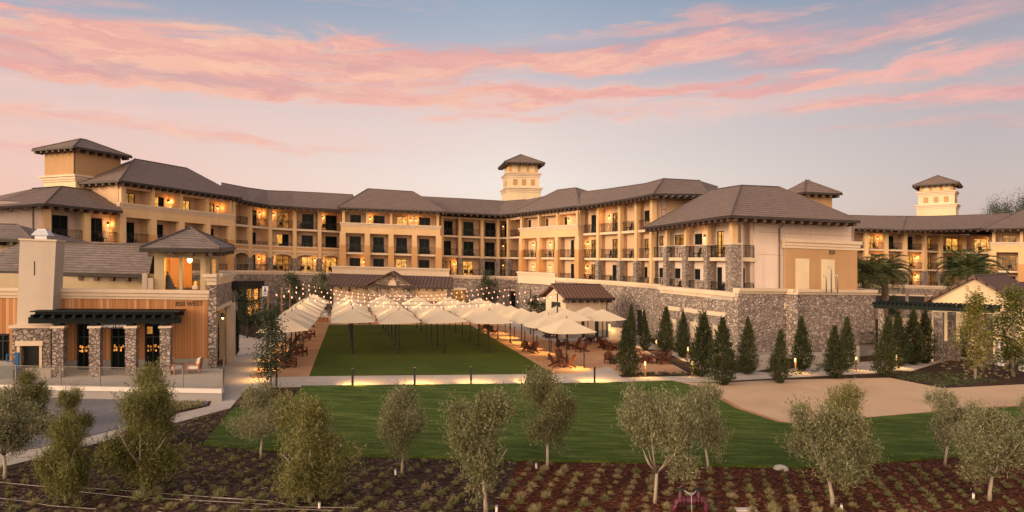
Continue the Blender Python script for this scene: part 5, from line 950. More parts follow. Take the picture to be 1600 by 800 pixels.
# ---------------------------------------------------------------- parasols
def make_parasol(label, lean=None):
    t = thing('parasol', label, 'parasol', 'cream square parasols'); h, ze, zt = 1.54, 2.52, 3.36; m = MB(); N = 8
    def z(u, v): r = max(abs(u), abs(v)); d = min(abs(u), abs(v)); return zt - (zt - ze) * (r ** .94) - .10 * (r * r) * (1 - (d / max(r, 1e-4)) ** 2) * .6 * r
    g = [[(h * u, h * v, z(u, v)) for u in [(-1 + 2 * i / (2 * N)) for i in range(2 * N + 1)]] for v in [(-1 + 2 * j / (2 * N)) for j in range(2 * N + 1)]]; K = 2 * N + 1
    vs = [p for r in g for p in r]; fs = []
    for j in range(K - 1):
        for i in range(K - 1):
            a, b_, c, d = j * K + i, j * K + i + 1, (j + 1) * K + i + 1, (j + 1) * K + i
            fs += ([(a, b_, c), (a, c, d)] if (i < N) == (j < N) else [(a, b_, d), (b_, c, d)])
    n0 = len(vs); rim = [j for j in range(K)] + [j * K + K - 1 for j in range(1, K)] + [(K - 1) * K + j for j in range(K - 2, -1, -1)] + [j * K for j in range(K - 2, 0, -1)]
    vs += [(vs[i][0] * 1.003, vs[i][1] * 1.003, vs[i][2] - .045) for i in rim]; L = len(rim)
    fs += [(rim[i], n0 + i, n0 + (i + 1) % L, rim[(i + 1) % L]) for i in range(L)]
    m.add(vs, fs); m.build('canopy', M['canopy'], t)
    m = MB(); m.tube([(0, 0, 0), (0, 0, zt - .02)], .042, 8); m.build('pole', M['bollard'], t)
    m = MB(); m.lathe([(.05, 0), (.06, .04), (.025, .1), (.035, .15), (.005, .19)], 8, (0, 0, zt - .03)); m.build('finial', M['bronze'], t)
    m = MB(); m.lathe([(.24, 0), (.24, .04), (.07, .06), (.06, .3)], 10); m.build('base', M['bollard'], t)
    r = MB()
    for sx_, sy in ((1, 1), (1, -1), (-1, 1), (-1, -1), (1, 0), (-1, 0), (0, 1), (0, -1)):
        e = Vector((sx_ * h, sy * h, z(sx_, sy) - .03)); r.tube([Vector((0, 0, zt - .08)), e], .015, 4); mdl = Vector((0, 0, zt - .08)).lerp(e, .5); r.tube([Vector((0, 0, 2.45)), mdl - Vector((0, 0, .02))], .011, 4)
    r.build('ribs', M['bollard'], t); return t
par0 = None
def put_parasol(x, y, label, ang, sc=1.0):
    global par0
    if par0 is None: par0 = make_parasol(label); t = par0; t.location = (x, y, G(x)); t.rotation_euler = (0, 0, ang); t.scale = (sc,) * 3
    else: t = dup(par0, (x, y, G(x)), ang, label, sc * rnd.uniform(.985, 1.01)); t.rotation_euler = (rnd.uniform(-.022, .022), rnd.uniform(-.022, .022), ang + rnd.uniform(-.03, .03))
UA = Vector((.966, .259)); UB = Vector((-.262, .965)); angP = math.atan2(.259, .966)
o0 = Vector((-11.75, 47.2))
for c in range(4):
    for r in range(6):
        p = o0 + UA * (3.42 * c) + UB * (3.62 * r); put_parasol(p.x, p.y, 'cream square parasol on the lawn, %s column from the left, %s row from the front' % (ORD[c], ORD[r]), angP)
for i, (x, y) in enumerate([(885, 496.5), (858.5, 490), (833, 485), (815, 480), (797, 476), (778, 472.5), (762, 468.5), (749, 465)]):
    Y = 3620 / (y - hor(x)); put_parasol((x - 800) / F * Y, Y, 'cream parasol along the right edge of the lawn, %s from the front' % ORD[i], angP + .02)
for x, y, l in [(942, 482, 'nearest the dark conifer'), (919, 478.7, 'just left of the one nearest the conifer'), (887, 482.5, 'behind the front corner parasol'), (870, 478, 'below the hut gable')]:
    Y = 3620 / (y - hor(x)); put_parasol((x - 800) / F * Y, Y, 'cream parasol on the right gravel terrace, ' + l, angP)
for i, (x, y) in enumerate([(447, 491), (454.6, 484.5), (461.8, 479.7), (468, 474.8), (473, 471), (478, 466.8), (483.5, 462.5), (490, 459)]):
    Y = 3620 / (y - hor(x)); put_parasol((x - 800) / F * Y, Y, 'cream parasol on the left gravel strip, %s from the front' % ORD[i], angP)
# ---------------------------------------------------------------- festoon lights
LPOLE = [(419, 456, 49.4), (440, 450.5, 55), (453, 445, 63), (465, 440.5, 70)]; RPOLE = [(871, 460, 54.5), (829, 453, 64), (797, 449.5, 69.5), (768, 446.5, 75)]
bulb_me = None
for i in range(4):
    ends = []
    for side, (x, y, Y) in (('left', LPOLE[i]), ('right', RPOLE[i])):
        t = P(x, y, Y); g = G(t.x); pl = thing('light_pole', 'slim pole holding the %s string of lights, on the %s' % (('nearest', 'second nearest', 'third nearest', 'farthest')[i], side), 'pole', 'poles of the string lights'); m = MB(); m.tube([(t.x, t.y, g), (t.x, t.y, t.z + .1)], .06, 8); m.build('shaft', M['bronze'] if side == 'left' else M['bollard'], pl); m = MB(); m.lathe([(.16, 0), (.16, .03), (.08, .06)], 8, (t.x, t.y, g)); m.build('base_plate', M['bollard'], pl); ends.append(t)
    a, b_ = ends; sag = (1.0, 1.15, 1.2, 1.25)[i]; N = 40; pts = [a.lerp(b_, k / 60) - Vector((0, 0, sag * 4 * (k / 60) * (1 - k / 60))) for k in range(61)]
    st = thing('string_light', 'sagging string of warm bulbs over the parasols, %s' % ('nearest the camera', 'second from the front', 'third from the front', 'farthest back')[i], 'string lights', 'string lights above the lawn'); m = MB(); m.tube(pts, .012, 4); m.build('cable', M['dark'], st)
    L = (b_ - a).length; N = int(L / .58)
    for k in range(1, N):
        f = k / N; p = a.lerp(b_, f) - Vector((0, 0, sag * 4 * f * (1 - f)))
        if bulb_me is None:
            m = MB(); m.lathe([(.02, -.03), (.028, -.07)], 6); q = MB(); q.lathe([(.02, -.06), (.042, -.11), (.048, -.15), (.034, -.21), (.01, -.23)], 8); o = q.build('bulb', M['bulb'], st, True); bulb_me = o.data
        else: o = bpy.data.objects.new('bulb', bulb_me); col.objects.link(o); o.parent = st
        o.location = p; o.rotation_euler = (rnd.uniform(-.2, .2), rnd.uniform(-.2, .2), 0)
    for k in range(7):
        f = (k + .7) / 7.4; p = a.lerp(b_, f) - Vector((0, 0, sag * 4 * f * (1 - f) + .2)); l = bpy.data.lights.new('bulb_light', 'POINT'); l.energy = 36; l.color = (1, .62, .30); l.shadow_soft_size = .35; lo = bpy.data.objects.new('bulb_light', l); col.objects.link(lo); lo.location = p + Vector((0, 0, .25)); lo.parent = st
# ---------------------------------------------------------------- path bollards
def bollard(x, y, label, warm=False, h=1.08, e=60, side=(0, -1)):
    t = thing('bollard', label, 'bollard light', 'bollard lights'); p = gp(x, y); t.location = p; m = MB()
    m.box((0, 0), (1, 0), .05, .05, 0, h - (.3 if warm else .12)); m.build('post', M['bronze' if warm else 'bollard'], t); m = MB()
    if warm: m.box((0, 0), (1, 0), .048, .048, h - .3, h - .04); m.build('lamp_head', M['bollardglow'], t); m = MB(); m.box((0, 0), (1, 0), .055, .055, h - .04, h); m.build('cap', M['bronze'], t)
    else:
        m.box((0, 0), (1, 0), .05, .05, h - .12, h - .03); m.build('lamp_head', M['bollard'], t); m = MB(); m.box((0, 0), (1, 0), .058, .058, h - .03, h); m.build('cap', M['bronze'], t)
    l = bpy.data.lights.new('bollard_light', 'SPOT'); l.energy = e * 2.2; l.color = (1, .54, .17); l.spot_size = R(125); l.spot_blend = .9; l.shadow_soft_size = .05; lo = bpy.data.objects.new('bollard_light', l); col.objects.link(lo); lo.parent = t; sv = Vector((side[0], side[1])).normalized()
    lo.location = (sv.x * .14, sv.y * .14, h - .10); lo.rotation_euler = Vector((-sv.x * .5, -sv.y * .5, 1)).to_track_quat('Z', 'Y').to_euler()
for i, (x, y) in enumerate([(551, 604.5), (648, 602.5), (736, 600.5), (826, 599), (929, 599)]):
    bollard(x, y, 'dark slim bollard on the front path edge, %s from the left' % ORD[i], False, 1.03, 190, (.2, .75))
for i, (x, y) in enumerate([(912.5, 575), (861, 551.5), (839, 543.5), (820, 535.5), (804, 527.5), (789.5, 520.5)]):
    bollard(x, y, 'dark slim bollard beside the right gravel strip, %s from the front' % ORD[i], False, 1.05, 170, (-1, -.5))
bollard(770, 514, 'farthest slim bollard beside the right gravel strip', False, 1.05, 80, (-1, -.5))
WARM = [(1008, 588, 'in the planting strip under the front conifer', (.1, -1)), (1081.5, 587, 'between the gravel terrace and the front path', (.2, -1)), (1001.5, 541, 'farthest up the curved path by the stone wall', (-.6, -1)), (1025.5, 549, 'second up the curved path by the stone wall', (-.6, -1)),
        (1075, 562, 'at the bend of the curved path', (-.8, -.6)), (1114, 576, 'between two conifers near the curved path foot', (-.6, .4)), (1242.5, 581, 'in front of the tall stone wall', (.1, -1)), (1400, 574, 'at the near start of the right path', (-.1, -1)), (1441, 562, 'halfway up the right path', (.9, -.5)), (1471, 552, 'beside the stone column at the right', (.9, -.3)), (1338, 578, 'right of the paired conifers', (0, -1))]
for x, y, l, s in WARM: bollard(x, y, 'glowing bronze bollard ' + l, True, 1.0, 46, s)
for x, y, l in ((418, 594, 'nearest under the left parasols'), (430, 577, 'second under the left parasols'), (442, 562, 'third under the left parasols'), (453, 548, 'fourth under the left parasols'), (462, 538, 'farthest under the left parasols')): bollard(x, y, 'slim dark bollard lighting the ground, ' + l, False, .95, 85, (-1, -.2))
# ---------------------------------------------------------------- adirondack chairs and fire tables
def make_chair(label):
    t = thing('garden_chair', label, 'garden chair', 'red-brown slatted garden chairs'); m = MB()
    for k in range(5): f = k / 4; m.box((0, -.28 + .56 * f), (1, 0), .27, .055, .38 - .15 * f, .405 - .15 * f)
    m.build('seat', M['redwood'], t); m = MB()
    for k in range(5):
        x = -.22 + .11 * k; hh = .98 - .06 * abs(k - 2) ; b0_, b1_ = .24, .24 + .42
        m.hexa([(x - .048, b0_, .24), (x + .048, b0_, .24), (x + .048, b0_ + .03, .24), (x - .048, b0_ + .03, .24)], [(x - .048, b1_, hh), (x + .048, b1_, hh), (x + .048, b1_ + .03, hh), (x - .048, b1_ + .03, hh)])
    m.build('backrest', M['redwood'], t)
    for s in (-1, 1):
        m = MB(); m.box((s * .33, 0), (0, 1), .38, .065, .54, .565); m.build('armrest', M['redwood'], t); m = MB(); m.box((s * .32, -.3), (1, 0), .02, .05, 0, .54); m.build('leg', M['redwood'], t)
        m = MB(); m.hexa([(s * .27 - .02, -.3, .22), (s * .27 + .02, -.3, .22), (s * .27 + .02, .62, 0), (s * .27 - .02, .62, 0)], [(s * .27 - .02, -.3, .38), (s * .27 + .02, -.3, .38), (s * .27 + .02, .62, .1), (s * .27 - .02, .62, .1)]); m.build('leg', M['redwood'], t)
    return t
ch0 = None
CH = [(757, 517, 200, 'farthest along the right parasol row'), (771, 522, 150, 'second farthest along the right parasol row'), (824, 549, 160, 'left one of the pair under the middle right parasols'), (832, 551, 200, 'right one of the pair under the middle right parasols'), (871, 573, 120, 'left one of the pair under the front corner parasol'), (878, 566, 20, 'turned away behind the front corner parasol pole'), (885, 574, 230, 'right one of the pair under the front corner parasol'),
      (858, 526, 120, 'left of the dark table group on the gravel'), (866, 524, 220, 'by the dark table group near the paving edge'), (880, 541, 110, 'low at the left of the open pair'), (897, 545, 300, 'left one of the open reclined pair on the gravel'), (908, 550, 300, 'right one of the open reclined pair on the gravel'), (922, 533, 100, 'left of the fire table by the hut'), (938, 536, 260, 'right of the fire table by the hut'), (945, 544, 130, 'left of the table near the conifer'), (955, 548, 40, 'in front of the table near the conifer'), (973, 545, 250, 'right of the table near the conifer'),
      (951, 567, 170, 'left one of the lone pair on open gravel'), (962, 566, 210, 'right one of the lone pair on open gravel'), (1003, 567, 100, 'far left of the group right of the conifer'), (1012, 566, 80, 'left of the table right of the conifer'), (1035, 569, 280, 'right front of the table right of the conifer'), (1033, 562, 230, 'right back of the table right of the conifer'),
      (454, 574, 100, 'nearest under the left parasols'), (466, 549, 100, 'second under the left parasols'), (470, 556, 80, 'beside the second left parasol pole'), (478, 532, 100, 'third under the left parasols'), (484, 527, 80, 'far end of the left parasols'), (442, 566, 250, 'left side of the nearest left parasol'), (455, 541, 250, 'left side of the middle left parasols')]
for x, y, a, l in CH:
    p = gp(x, y); l = 'red-brown slatted chair, ' + l
    if ch0 is None: ch0 = make_chair(l); ch0.location = p; ch0.rotation_euler = (0, 0, R(a))
    else: dup(ch0, p, R(a), l, 1.0)
def table(x, y, label, mat, w=.55, h=.5, legs=True):
    t = thing('low_table', label, 'table', 'tables on the gravel terrace'); t.location = gp(x, y); m = MB(); m.box((0, 0), (1, .2), w, w, h - .06, h); m.build('tabletop', M[mat], t)
    for i, j in ((-1, -1), (1, -1), (1, 1), (-1, 1)): m = MB(); m.box((i * w * .75, j * w * .75), (1, 0), .05, .05, 0, h - .06); m.build('leg', M[mat], t)
table(1024, 568, 'low wooden table between red chairs right of the front conifer', 'redwood'); table(930, 535, 'low dark table in front of the hut', 'dark'); table(964, 546, 'low dark table left of the front conifer', 'dark', .6); table(861, 528, 'dark low table on the gravel edge below the parasols', 'dark', .7); table(957, 569, 'small dark side table between the lone pair of chairs', 'dark', .2, .45)
# ---------------------------------------------------------------- benches and planters at the back of the lawn
for i, (x0, x1, l) in enumerate(((552, 562, 'left'), (568, 578, 'second'), (657, 666, 'third'), (672, 681, 'right'))):
    t = thing('bench', 'red-brown bench behind the lawn parasols, %s of four' % l, 'bench', 'benches behind the lawn'); p = gp((x0 + x1) / 2, 506.3); t.location = p; m = MB(); m.box((0, 0), (1, .02), .42, .22, .4, .46); m.build('seat', M['redwood'], t); m = MB(); m.box((0, .24), (1, .02), .42, .03, .46, .9); m.build('backrest', M['redwood'], t)
    for s in (-1, 1): m = MB(); m.box((s * .36, 0), (1, 0), .04, .2, 0, .4); m.build('leg', M['redwood'], t)
pw = MB(); a, b_ = gp(490, 503), gp(740, 500); pw.wall(Vector((a.x, a.y)), Vector((b_.x, b_.y)), a.z, b_.z, .55, .35); tag(pw.build('low_wall', M['trim']), 'long pale low seat wall behind the lawn parasols', 'wall')
m = MB(); a, b_ = gp(491, 502.5), gp(512, 502.5); m.box(((a.x + b_.x) / 2, a.y - .3), (1, 0), .9, .25, a.z, a.z + .45); tag(m.build('planter_box', M['teak']), 'low brown timber planter at the back left of the lawn', 'planter')
for x, y, l in ((364.5, 556, 'terracotta pot with a small plant below the right cypress'), (349, 571, 'terracotta pot with a small plant beside the left cypress')):
    t = thing('plant_pot', l, 'plant pot'); t.location = gp(x, y); m = MB(); m.lathe([(.14, 0), (.2, .3), (.23, .32), (.23, .38), (.18, .38), (.17, .33)], 14); m.build('pot', M['terracotta'], t, True)
m = MB(); p = gp(508, 500); m.box((p.x, p.y), (1, 0), .28, .28, p.z, p.z + 1.1); tag(m.build('white_bin', M['whitepaint']), 'tall white waste bin near the back left parasols', 'bin')
# ---------------------------------------------------------------- signs
t = thing('wall_sign', 'white vertical sign with a black stencilled figure mark beside the shop front', 'sign'); p = P(414.5, 455, 69.5); m = MB(); m.box((p.x, p.y), (1, .1), .30, .04, p.z - .54, p.z + .54); m.build('board', M['signwhite'], t)
m = MB(); 
def flat(pts): m.add([(p.x + a, p.y - .06 + a * .1, p.z + b_) for a, b_ in pts], [tuple(range(len(pts)))])
flat([(-.07, .42), (.07, .42), (.05, .2), (-.05, .2)]); flat([(-.05, .2), (.05, .2), (.17, -.06), (.1, -.12), (0, .06)]); flat([(-.05, .2), (0, .06), (-.1, -.12), (-.17, -.06)])
for k in range(3): flat([(-.13 + .1 * k, -.2), (-.08 + .1 * k, -.2), (-.08 + .1 * k, -.36), (-.13 + .1 * k, -.36)])
m.build('emblem', M['dark'], t)
t = thing('hanging_sign', 'black notice board with rows of white lines beside the right path', 'sign'); p = gp(1496, 552); m = MB(); m.box((p.x - .14, p.y), (1, 0), .19, .04, p.z + 1.0, p.z + 1.95); m.build('board', M['dark'], t); m = MB(); m.box((p.x + .17, p.y), (1, 0), .11, .09, p.z, p.z + 2.15); m.build('post', M['dark'], t)
m = MB()
for k, (w, z) in enumerate(((.05, 1.72), (.1, 1.58), (.1, 1.5), (.05, 1.36), (.12, 1.22), (.12, 1.12))): m.box((p.x - .14, p.y - .05), (1, 0), w, .006, p.z + z, p.z + z + .05)
m.build('lettering', M['signwhite'], t)
m = MB(); p = gp(1511, 553); 
for i in (-1, 1):
    for j in (-1, 1): m.box((p.x + .14 * i, p.y + .14 * j), (1, 0), .02, .02, p.z, p.z + .7)
m.box((p.x, p.y), (1, 0), .18, .18, p.z + .7, p.z + .76); tag(m.build('stool', M['whitepaint']), 'small white stool half hidden by the yellow-green tree', 'stool')
for x, y, h, l in ((1561, 571, 2.0, 'white square gatepost with a plant growing on top, right of the yellow tree'), (1599, 580, 1.0, 'white gatepost at the right edge of the photo')):
    t = thing('gatepost', l, 'gatepost'); t.location = gp(x, y); m = MB(); m.box((0, 0), (1, 0), .17, .17, .5, h); m.build('shaft', M['whitepaint'], t); m = MB(); m.box((0, 0), (1, 0), .24, .24, 0, .5); m.build('plinth', M['whitepaint'], t); m = MB(); m.tube([(.2, 0, 1.0), (.5, 0, .1)], .03, 6); m.build('brace', M['whitepaint'], t)
# lettering on the ochre panel
q = on_line(K, K + fu * 20, 1291.5); q = q - fn * .25; text('850', .52, q, zabs(397.5, q.y), fu, -fn, 'letter', blk, sx=.8)
# ---------------------------------------------------------------- purple irrigation valve assembly
t = thing('irrigation_valve', 'purple backflow pipe assembly with chained green handles in the red mulch', 'valve'); p = gp(1078.5, 800); t.location = p; s = 1.0; yc = 0
m = MB(); pts = [(-.46, 0, -.05), (-.46, 0, .14)] + [(-.46 + .2 * (1 - math.cos(a)), 0, .14 + .2 * math.sin(a)) for a in [k * math.pi / 10 for k in range(1, 6)]] + [(.26, 0, .34)] + [(.26 + .2 * math.sin(a), 0, .14 + .2 * math.cos(a)) for a in [k * math.pi / 10 for k in range(1, 6)]] + [(.46, 0, -.05)]
m.tube(pts, .078, 10); m.build('pipe', M['purple'], t, True)
for x in (-.3, -.22, -.1, .1, .2, .29): m = MB(); m.tube([(x - .015, 0, .34), (x + .015, 0, .34)], .135, 12); m.build('flange', M['purple'], t)
m = MB(); m.tube([(-.1, 0, .34), (.1, 0, .34)], .12, 10); m.build('body', M['purple'], t)
for x in (-.29, .23): m = MB(); m.tube([(x, 0, .4), (x, 0, .54), (x, 0, .62)], [.08, .05, .03], 8); o = m.build('bonnet', M['purple'], t); m = MB(); m.box((x, 0), (1, 0), .14, .05, .62, .655); m.build('handle', M['darkleaf'] if x < 0 else M['dark'], t)
m = MB(); m.tube([(-.2, -.03, .64), (-.08, -.1, .57), (.0, -.13, .53), (.08, -.1, .57), (.17, -.03, .64)], .012, 5); m.tube([(0, -.13, .53), (0, -.15, .3), (0, -.17, 0)], .012, 5); m.tube([(-.05, -.11, .585), (.06, -.11, .585)], .01, 5); m.build('chain', M['galv'], t)
# white irrigation markers and drip hoses
for i, (x, y, l) in enumerate([(1315, 797, 'beside the big front olive at the right'), (1521, 779, 'left of the far right olive trunk'), (838, 732, 'left of the olive at the lawn edge'), (618, 742, 'left of the olive by the brown mulch edge'), (776, 800, 'at the bottom centre below the grey olive'), (499, 794, 'right of the olive left of centre'), (215, 776, 'in the brown mulch at the left')]):
    t = thing('marker_stake', 'white irrigation marker ' + l, 'marker', 'white irrigation markers'); t.location = gp(x, y); m = MB(); m.lathe([(.036, 0), (.036, .17), (.02, .185)], 8); m.build('tube', M['whitepaint'], t); m = MB(); m.lathe([(.039, 0), (.039, .035)], 8, (0, 0, .155)); m.build('cap', M['galv'], t)
for i, (pts, l) in enumerate([([(0, 755), (60, 761), (130, 764), (180, 767), (300, 776), (400, 783)], 'upper drip hose across the brown mulch at the left'), ([(108, 768), (200, 778), (300, 783), (420, 790)], 'middle drip hose across the brown mulch at the left'), ([(0, 780), (40, 785), (80, 792), (150, 797)], 'drip hose at the bottom left corner'), ([(330, 779), (420, 784), (470, 794), (560, 795)], 'drip hose left of the centre olive'), ([(370, 798), (450, 797), (520, 799)], 'lowest drip hose left of centre')]):
    m = MB(); m.tube([gp(x, y) + Vector((0, 0, .03)) for x, y in pts], .009, 5); tag(m.build('drip_hose', M['hose']), 'thin grey ' + l, 'hose')
# ---------------------------------------------------------------- balcony chairs
bc = None
def bchair(label):
    t = thing('balcony_chair', label, 'chair', 'dark chairs on the hotel balconies'); m = MB(); m.box((0, 0), (1, 0), .26, .26, .38, .45); m.build('seat', M['darkchair'], t); m = MB(); m.hexa([(-.26, .22, .45), (.26, .22, .45), (.26, .28, .45), (-.26, .28, .45)], [(-.26, .32, .92), (.26, .32, .92), (.26, .38, .92), (-.26, .38, .92)]); m.build('backrest', M['darkchair'], t)
    for i in (-1, 1):
        for j in (-1, 1): m = MB(); m.box((i * .23, j * .23), (1, 0), .025, .025, 0, .38); m.build('leg', M['darkchair'], t)
    return t
for lab, p, fz, ang, p2 in SEATS:
    l = 'dark chair, ' + lab
    for q, tag_, da in ((p, '', .35), (p2, ' left', -.4)):
        if tag_ and (hash(lab) % 1 or rnd.random() < .45): continue
        loc = Vector((q.x, q.y, G(q.x) + fz)); a = ang - math.pi / 2 + da; ll = l if not tag_ else l.replace('dark chair,', 'dark chair at the left,')
        if bc is None: bc = bchair(ll); bc.location = loc; bc.rotation_euler = (0, 0, a)
        else: dup(bc, loc, a, ll)
# ---------------------------------------------------------------- vegetation
def leaves(name, ctr, dirs, L, Wd, mat, parent=None, rs=np.random.RandomState(3), twist=None):
    """many small leaf-shaped faces: centres, pointing directions, lengths, widths -> one crown mesh"""
    n = len(ctr); d = dirs / np.maximum(1e-6, np.linalg.norm(dirs, axis=1, keepdims=True)); r = rs.normal(size=(n, 3)); s = np.cross(d, r); s /= np.maximum(1e-6, np.linalg.norm(s, axis=1, keepdims=True))
    L = np.broadcast_to(L, (n,))[:, None]; Wd = np.broadcast_to(Wd, (n,))[:, None]
    v = np.stack([ctr - d * L * .5, ctr - s * Wd * .5 - d * L * .05, ctr + d * L * .5, ctr + s * Wd * .5 - d * L * .05], 1).reshape(-1, 3)
    me = bpy.data.meshes.new(name); me.vertices.add(4 * n); me.vertices.foreach_set('co', v.ravel()); me.loops.add(4 * n); me.loops.foreach_set('vertex_index', np.arange(4 * n)); me.polygons.add(n); me.polygons.foreach_set('loop_start', np.arange(n) * 4); me.polygons.foreach_set('loop_total', np.full(n, 4)); me.update(calc_edges=True)
    me.materials.append(M[mat]); o = bpy.data.objects.new(name, me); col.objects.link(o)
    if parent: o.parent = parent
    return o
def tree_proto(kind, seed, label):
    """unit trees about 1 high; scaled when placed"""
    rs = np.random.RandomState(seed); rr = random.Random(seed); t = thing(kind[0], label, kind[1]); tr = MB(); k = kind[2]
    if k == 'olive':       # open crown of upright silvery shoots on a short forked trunk
        lean = rr.uniform(-.04, .04); fork = Vector((lean, rr.uniform(-.02, .02), .27)); tr.tube([(0, 0, -.03), (lean * .3, 0, .1), fork], [.019, .014, .012], 7); tips = []
        for i in range(7):
            a = i * 2.4 + rr.uniform(-.4, .4); rad = rr.uniform(.10, .24); e = fork + Vector((math.cos(a) * rad, math.sin(a) * rad, rr.uniform(.2, .44))); md = fork.lerp(e, .5) + Vector((0, 0, -.03)); tr.tube([fork, md, e], [.010, .007, .002], 5); tips += [e, md.lerp(e, .5)]
        cl = []
        lo = kind[4] if len(kind) > 4 else .34
        nl = rr.choice([5, 6, 7, 8]); lobes = []
        for i in range(nl):      # a few uneven boughs instead of one round head
            a = i * 6.283 / nl + rr.uniform(-.5, .5); r = rr.uniform(.06, .25); lobes.append((r * math.cos(a) + lean, r * math.sin(a), lo + (.86 - lo) * rr.uniform(.05, 1), rr.uniform(.10, .17)))
        lobes += [(lean, 0, .86, .10), (lean, 0, .60, .19)]
        if lo < .25: lobes += [(.08, .05, lo + .06, .13), (-.09, -.02, lo + .04, .12), (0, -.08, lo + .2, .15)]
        for x, y, z, R0 in lobes:
            for q in range(8): d = Vector((rr.gauss(0, 1), rr.gauss(0, 1), rr.gauss(0, 1.1))).normalized() * R0 * rr.uniform(.3, 1.0); cl.append((x + d.x, y + d.y, z + d.z * 1.15, rr.uniform(.036, .075)))
        ctr, dr = [], []
        for x, y, z, s in cl:
            n = int(310 * (s / .07) ** 1.6); p = rs.normal(size=(n, 3)) * [s * .72, s * .72, s * .95] + [x, y, z]; out = p - [0, 0, .45]; ctr.append(p); dr.append(out * .5 + rs.normal(size=(n, 3)) * .28 + [0, 0, .34])
            for q in range(7):   # upright shoots poking from the clump
                b0 = np.array([x, y, z]) + rs.normal(size=3) * s * .7; up = np.array([rs.normal() * .3, rs.normal() * .3, 1.0]); mm = 14; tt = np.linspace(0, 1, mm)[:, None]; ctr.append(b0 + up * tt * s * 1.5 + rs.normal(size=(mm, 3)) * .006); dr.append(np.tile(up, (mm, 1)) + rs.normal(size=(mm, 3)) * .5)
        ctr = np.vstack(ctr); dr = np.vstack(dr); leaves('crown', ctr, dr, rs.uniform(.020, .038, len(ctr)), rs.uniform(.005, .009, len(ctr)), kind[3], t, rs); tr.build('trunk', M['bark'], t, True)
    elif k == 'conifer':
        tr.tube([(0, 0, -.02), (0, 0, .3), (0, 0, .9)], [.022, .018, .004], 6); n = 6800; z = rs.beta(1.1, 1.3, n); prof = np.minimum(1, (z + .05) * 6) * np.minimum(1, (1.02 - z) * 1.45) ** .95 * .172 + .008; a = rs.uniform(0, 6.28, n); lump = 1 + .30 * np.sin(a * 3 + z * 17 + seed) * np.sin(z * 43 + a + seed) + .26 * np.sin(a * 5 - z * 31 + seed * 2) + .17 * rs.normal(size=n); r = prof * np.sqrt(rs.uniform(.25, 1.0, n)) * lump
        keep = rs.uniform(size=n) > .85 * ((np.sin(a * 2 + z * 23 + seed) * np.sin(z * 37 - a + seed * 1.7)) > .55); lx, ly = rs.uniform(-.03, .03, 2)
        ctr = np.stack([r * np.cos(a) + lx * z, r * np.sin(a) + ly * z, .02 + z * .97], 1)[keep]; a = a[keep]; n = len(a); dr = np.stack([np.cos(a) * .55, np.sin(a) * .55, np.full(n, .9)], 1) + rs.normal(size=(n, 3)) * .35
        sp_c, sp_d = [], []
        for q in range(70):
            z0 = rs.beta(1.1, 1.3); aa = rs.uniform(0, 6.28); rr0 = min(1, (1.02 - z0) * 1.45) ** .95 * .172 * min(1, (z0 + .05) * 6); b0 = np.array([rr0 * math.cos(aa) * .9, rr0 * math.sin(aa) * .9, .02 + z0 * .97]); up = np.array([math.cos(aa) * .5, math.sin(aa) * .5, .9]) + rs.normal(size=3) * .15; tt = np.linspace(0, 1, 12)[:, None]; sp_c.append(b0 + up * tt * .075 + rs.normal(size=(12, 3)) * .006); sp_d.append(np.tile(up, (12, 1)) + rs.normal(size=(12, 3)) * .4)
        ctr = np.vstack([ctr] + sp_c); dr = np.vstack([dr] + sp_d); n = len(ctr); leaves('crown', ctr, dr, rs.uniform(.028, .055, n), rs.uniform(.007, .014, n), kind[3], t, rs); tr.build('trunk', M['barkdark'], t, True)
    elif k == 'cypress':
        tr.tube([(0, 0, -.02), (0, 0, .9)], [.016, .004], 6); n = 5200; z = rs.uniform(0, 1, n); prof = np.minimum(1, (z + .04) * 9) * np.minimum(1, (1.02 - z) * 3.2) * .068; a = rs.uniform(0, 6.28, n); r = prof * np.sqrt(rs.uniform(.3, 1, n)) * (1 + .12 * rs.normal(size=n)); ctr = np.stack([r * np.cos(a), r * np.sin(a), .02 + z * .97], 1); dr = np.stack([np.cos(a) * .25, np.sin(a) * .25, np.ones(n)], 1) + rs.normal(size=(n, 3)) * .2
        leaves('crown', ctr, dr, rs.uniform(.025, .05, n), rs.uniform(.006, .012, n), kind[3], t, rs); tr.build('trunk', M['barkdark'], t, True)
    elif k == 'young':     # slender street tree: bare stem, loose airy crown
        top = kind[4] if len(kind) > 4 else .22; tr.tube([(0, 0, -.02), (.005, 0, .3), (-.004, .004, .6), (0, 0, .93)], [.014, .012, .008, .002], 6); cl = []
        for i in range(26):
            h = i / 25; a = i * 2.4 + rr.uniform(-.3, .3); r = rr.uniform(.05, 1) * .20 * math.sin(math.pi * min(1, .12 + .85 * h)) ** .6 * (1 - .55 * h); z = top + (1 - top) * h * .97; e = Vector((r * math.cos(a), r * math.sin(a), z)); tr.tube([Vector((0, 0, max(.1, z - .10))), e], [.005, .0015], 4); cl.append((e, rr.uniform(.035, .06)))
        ctr, dr = [], []
        for e, s in cl: n = 150; p = rs.normal(size=(n, 3)) * s + np.array(e); ctr.append(p); dr.append(rs.normal(size=(n, 3)) + [0, 0, -.3])
        ctr = np.vstack(ctr); leaves('crown', ctr, np.vstack(dr), rs.uniform(.016, .03, len(ctr)), rs.uniform(.011, .02, len(ctr)), kind[3], t, rs); tr.build('trunk', M['bark'], t, True)
    elif k in ('bushy', 'farbushy'):
        tr.tube([(0, 0, -.02), (.01, 0, .35), (0, 0, .7)], [.02, .016, .004], 6); cl = []
        for i in range(24): a = rr.uniform(0, 6.28); h = rr.random(); r = .3 * math.sqrt(rr.random()) * math.sin(math.pi * (.15 + .75 * h)); cl.append((r * math.cos(a), r * math.sin(a), .25 + .7 * h, rr.uniform(.05, .1)))
        ctr, dr = [], []
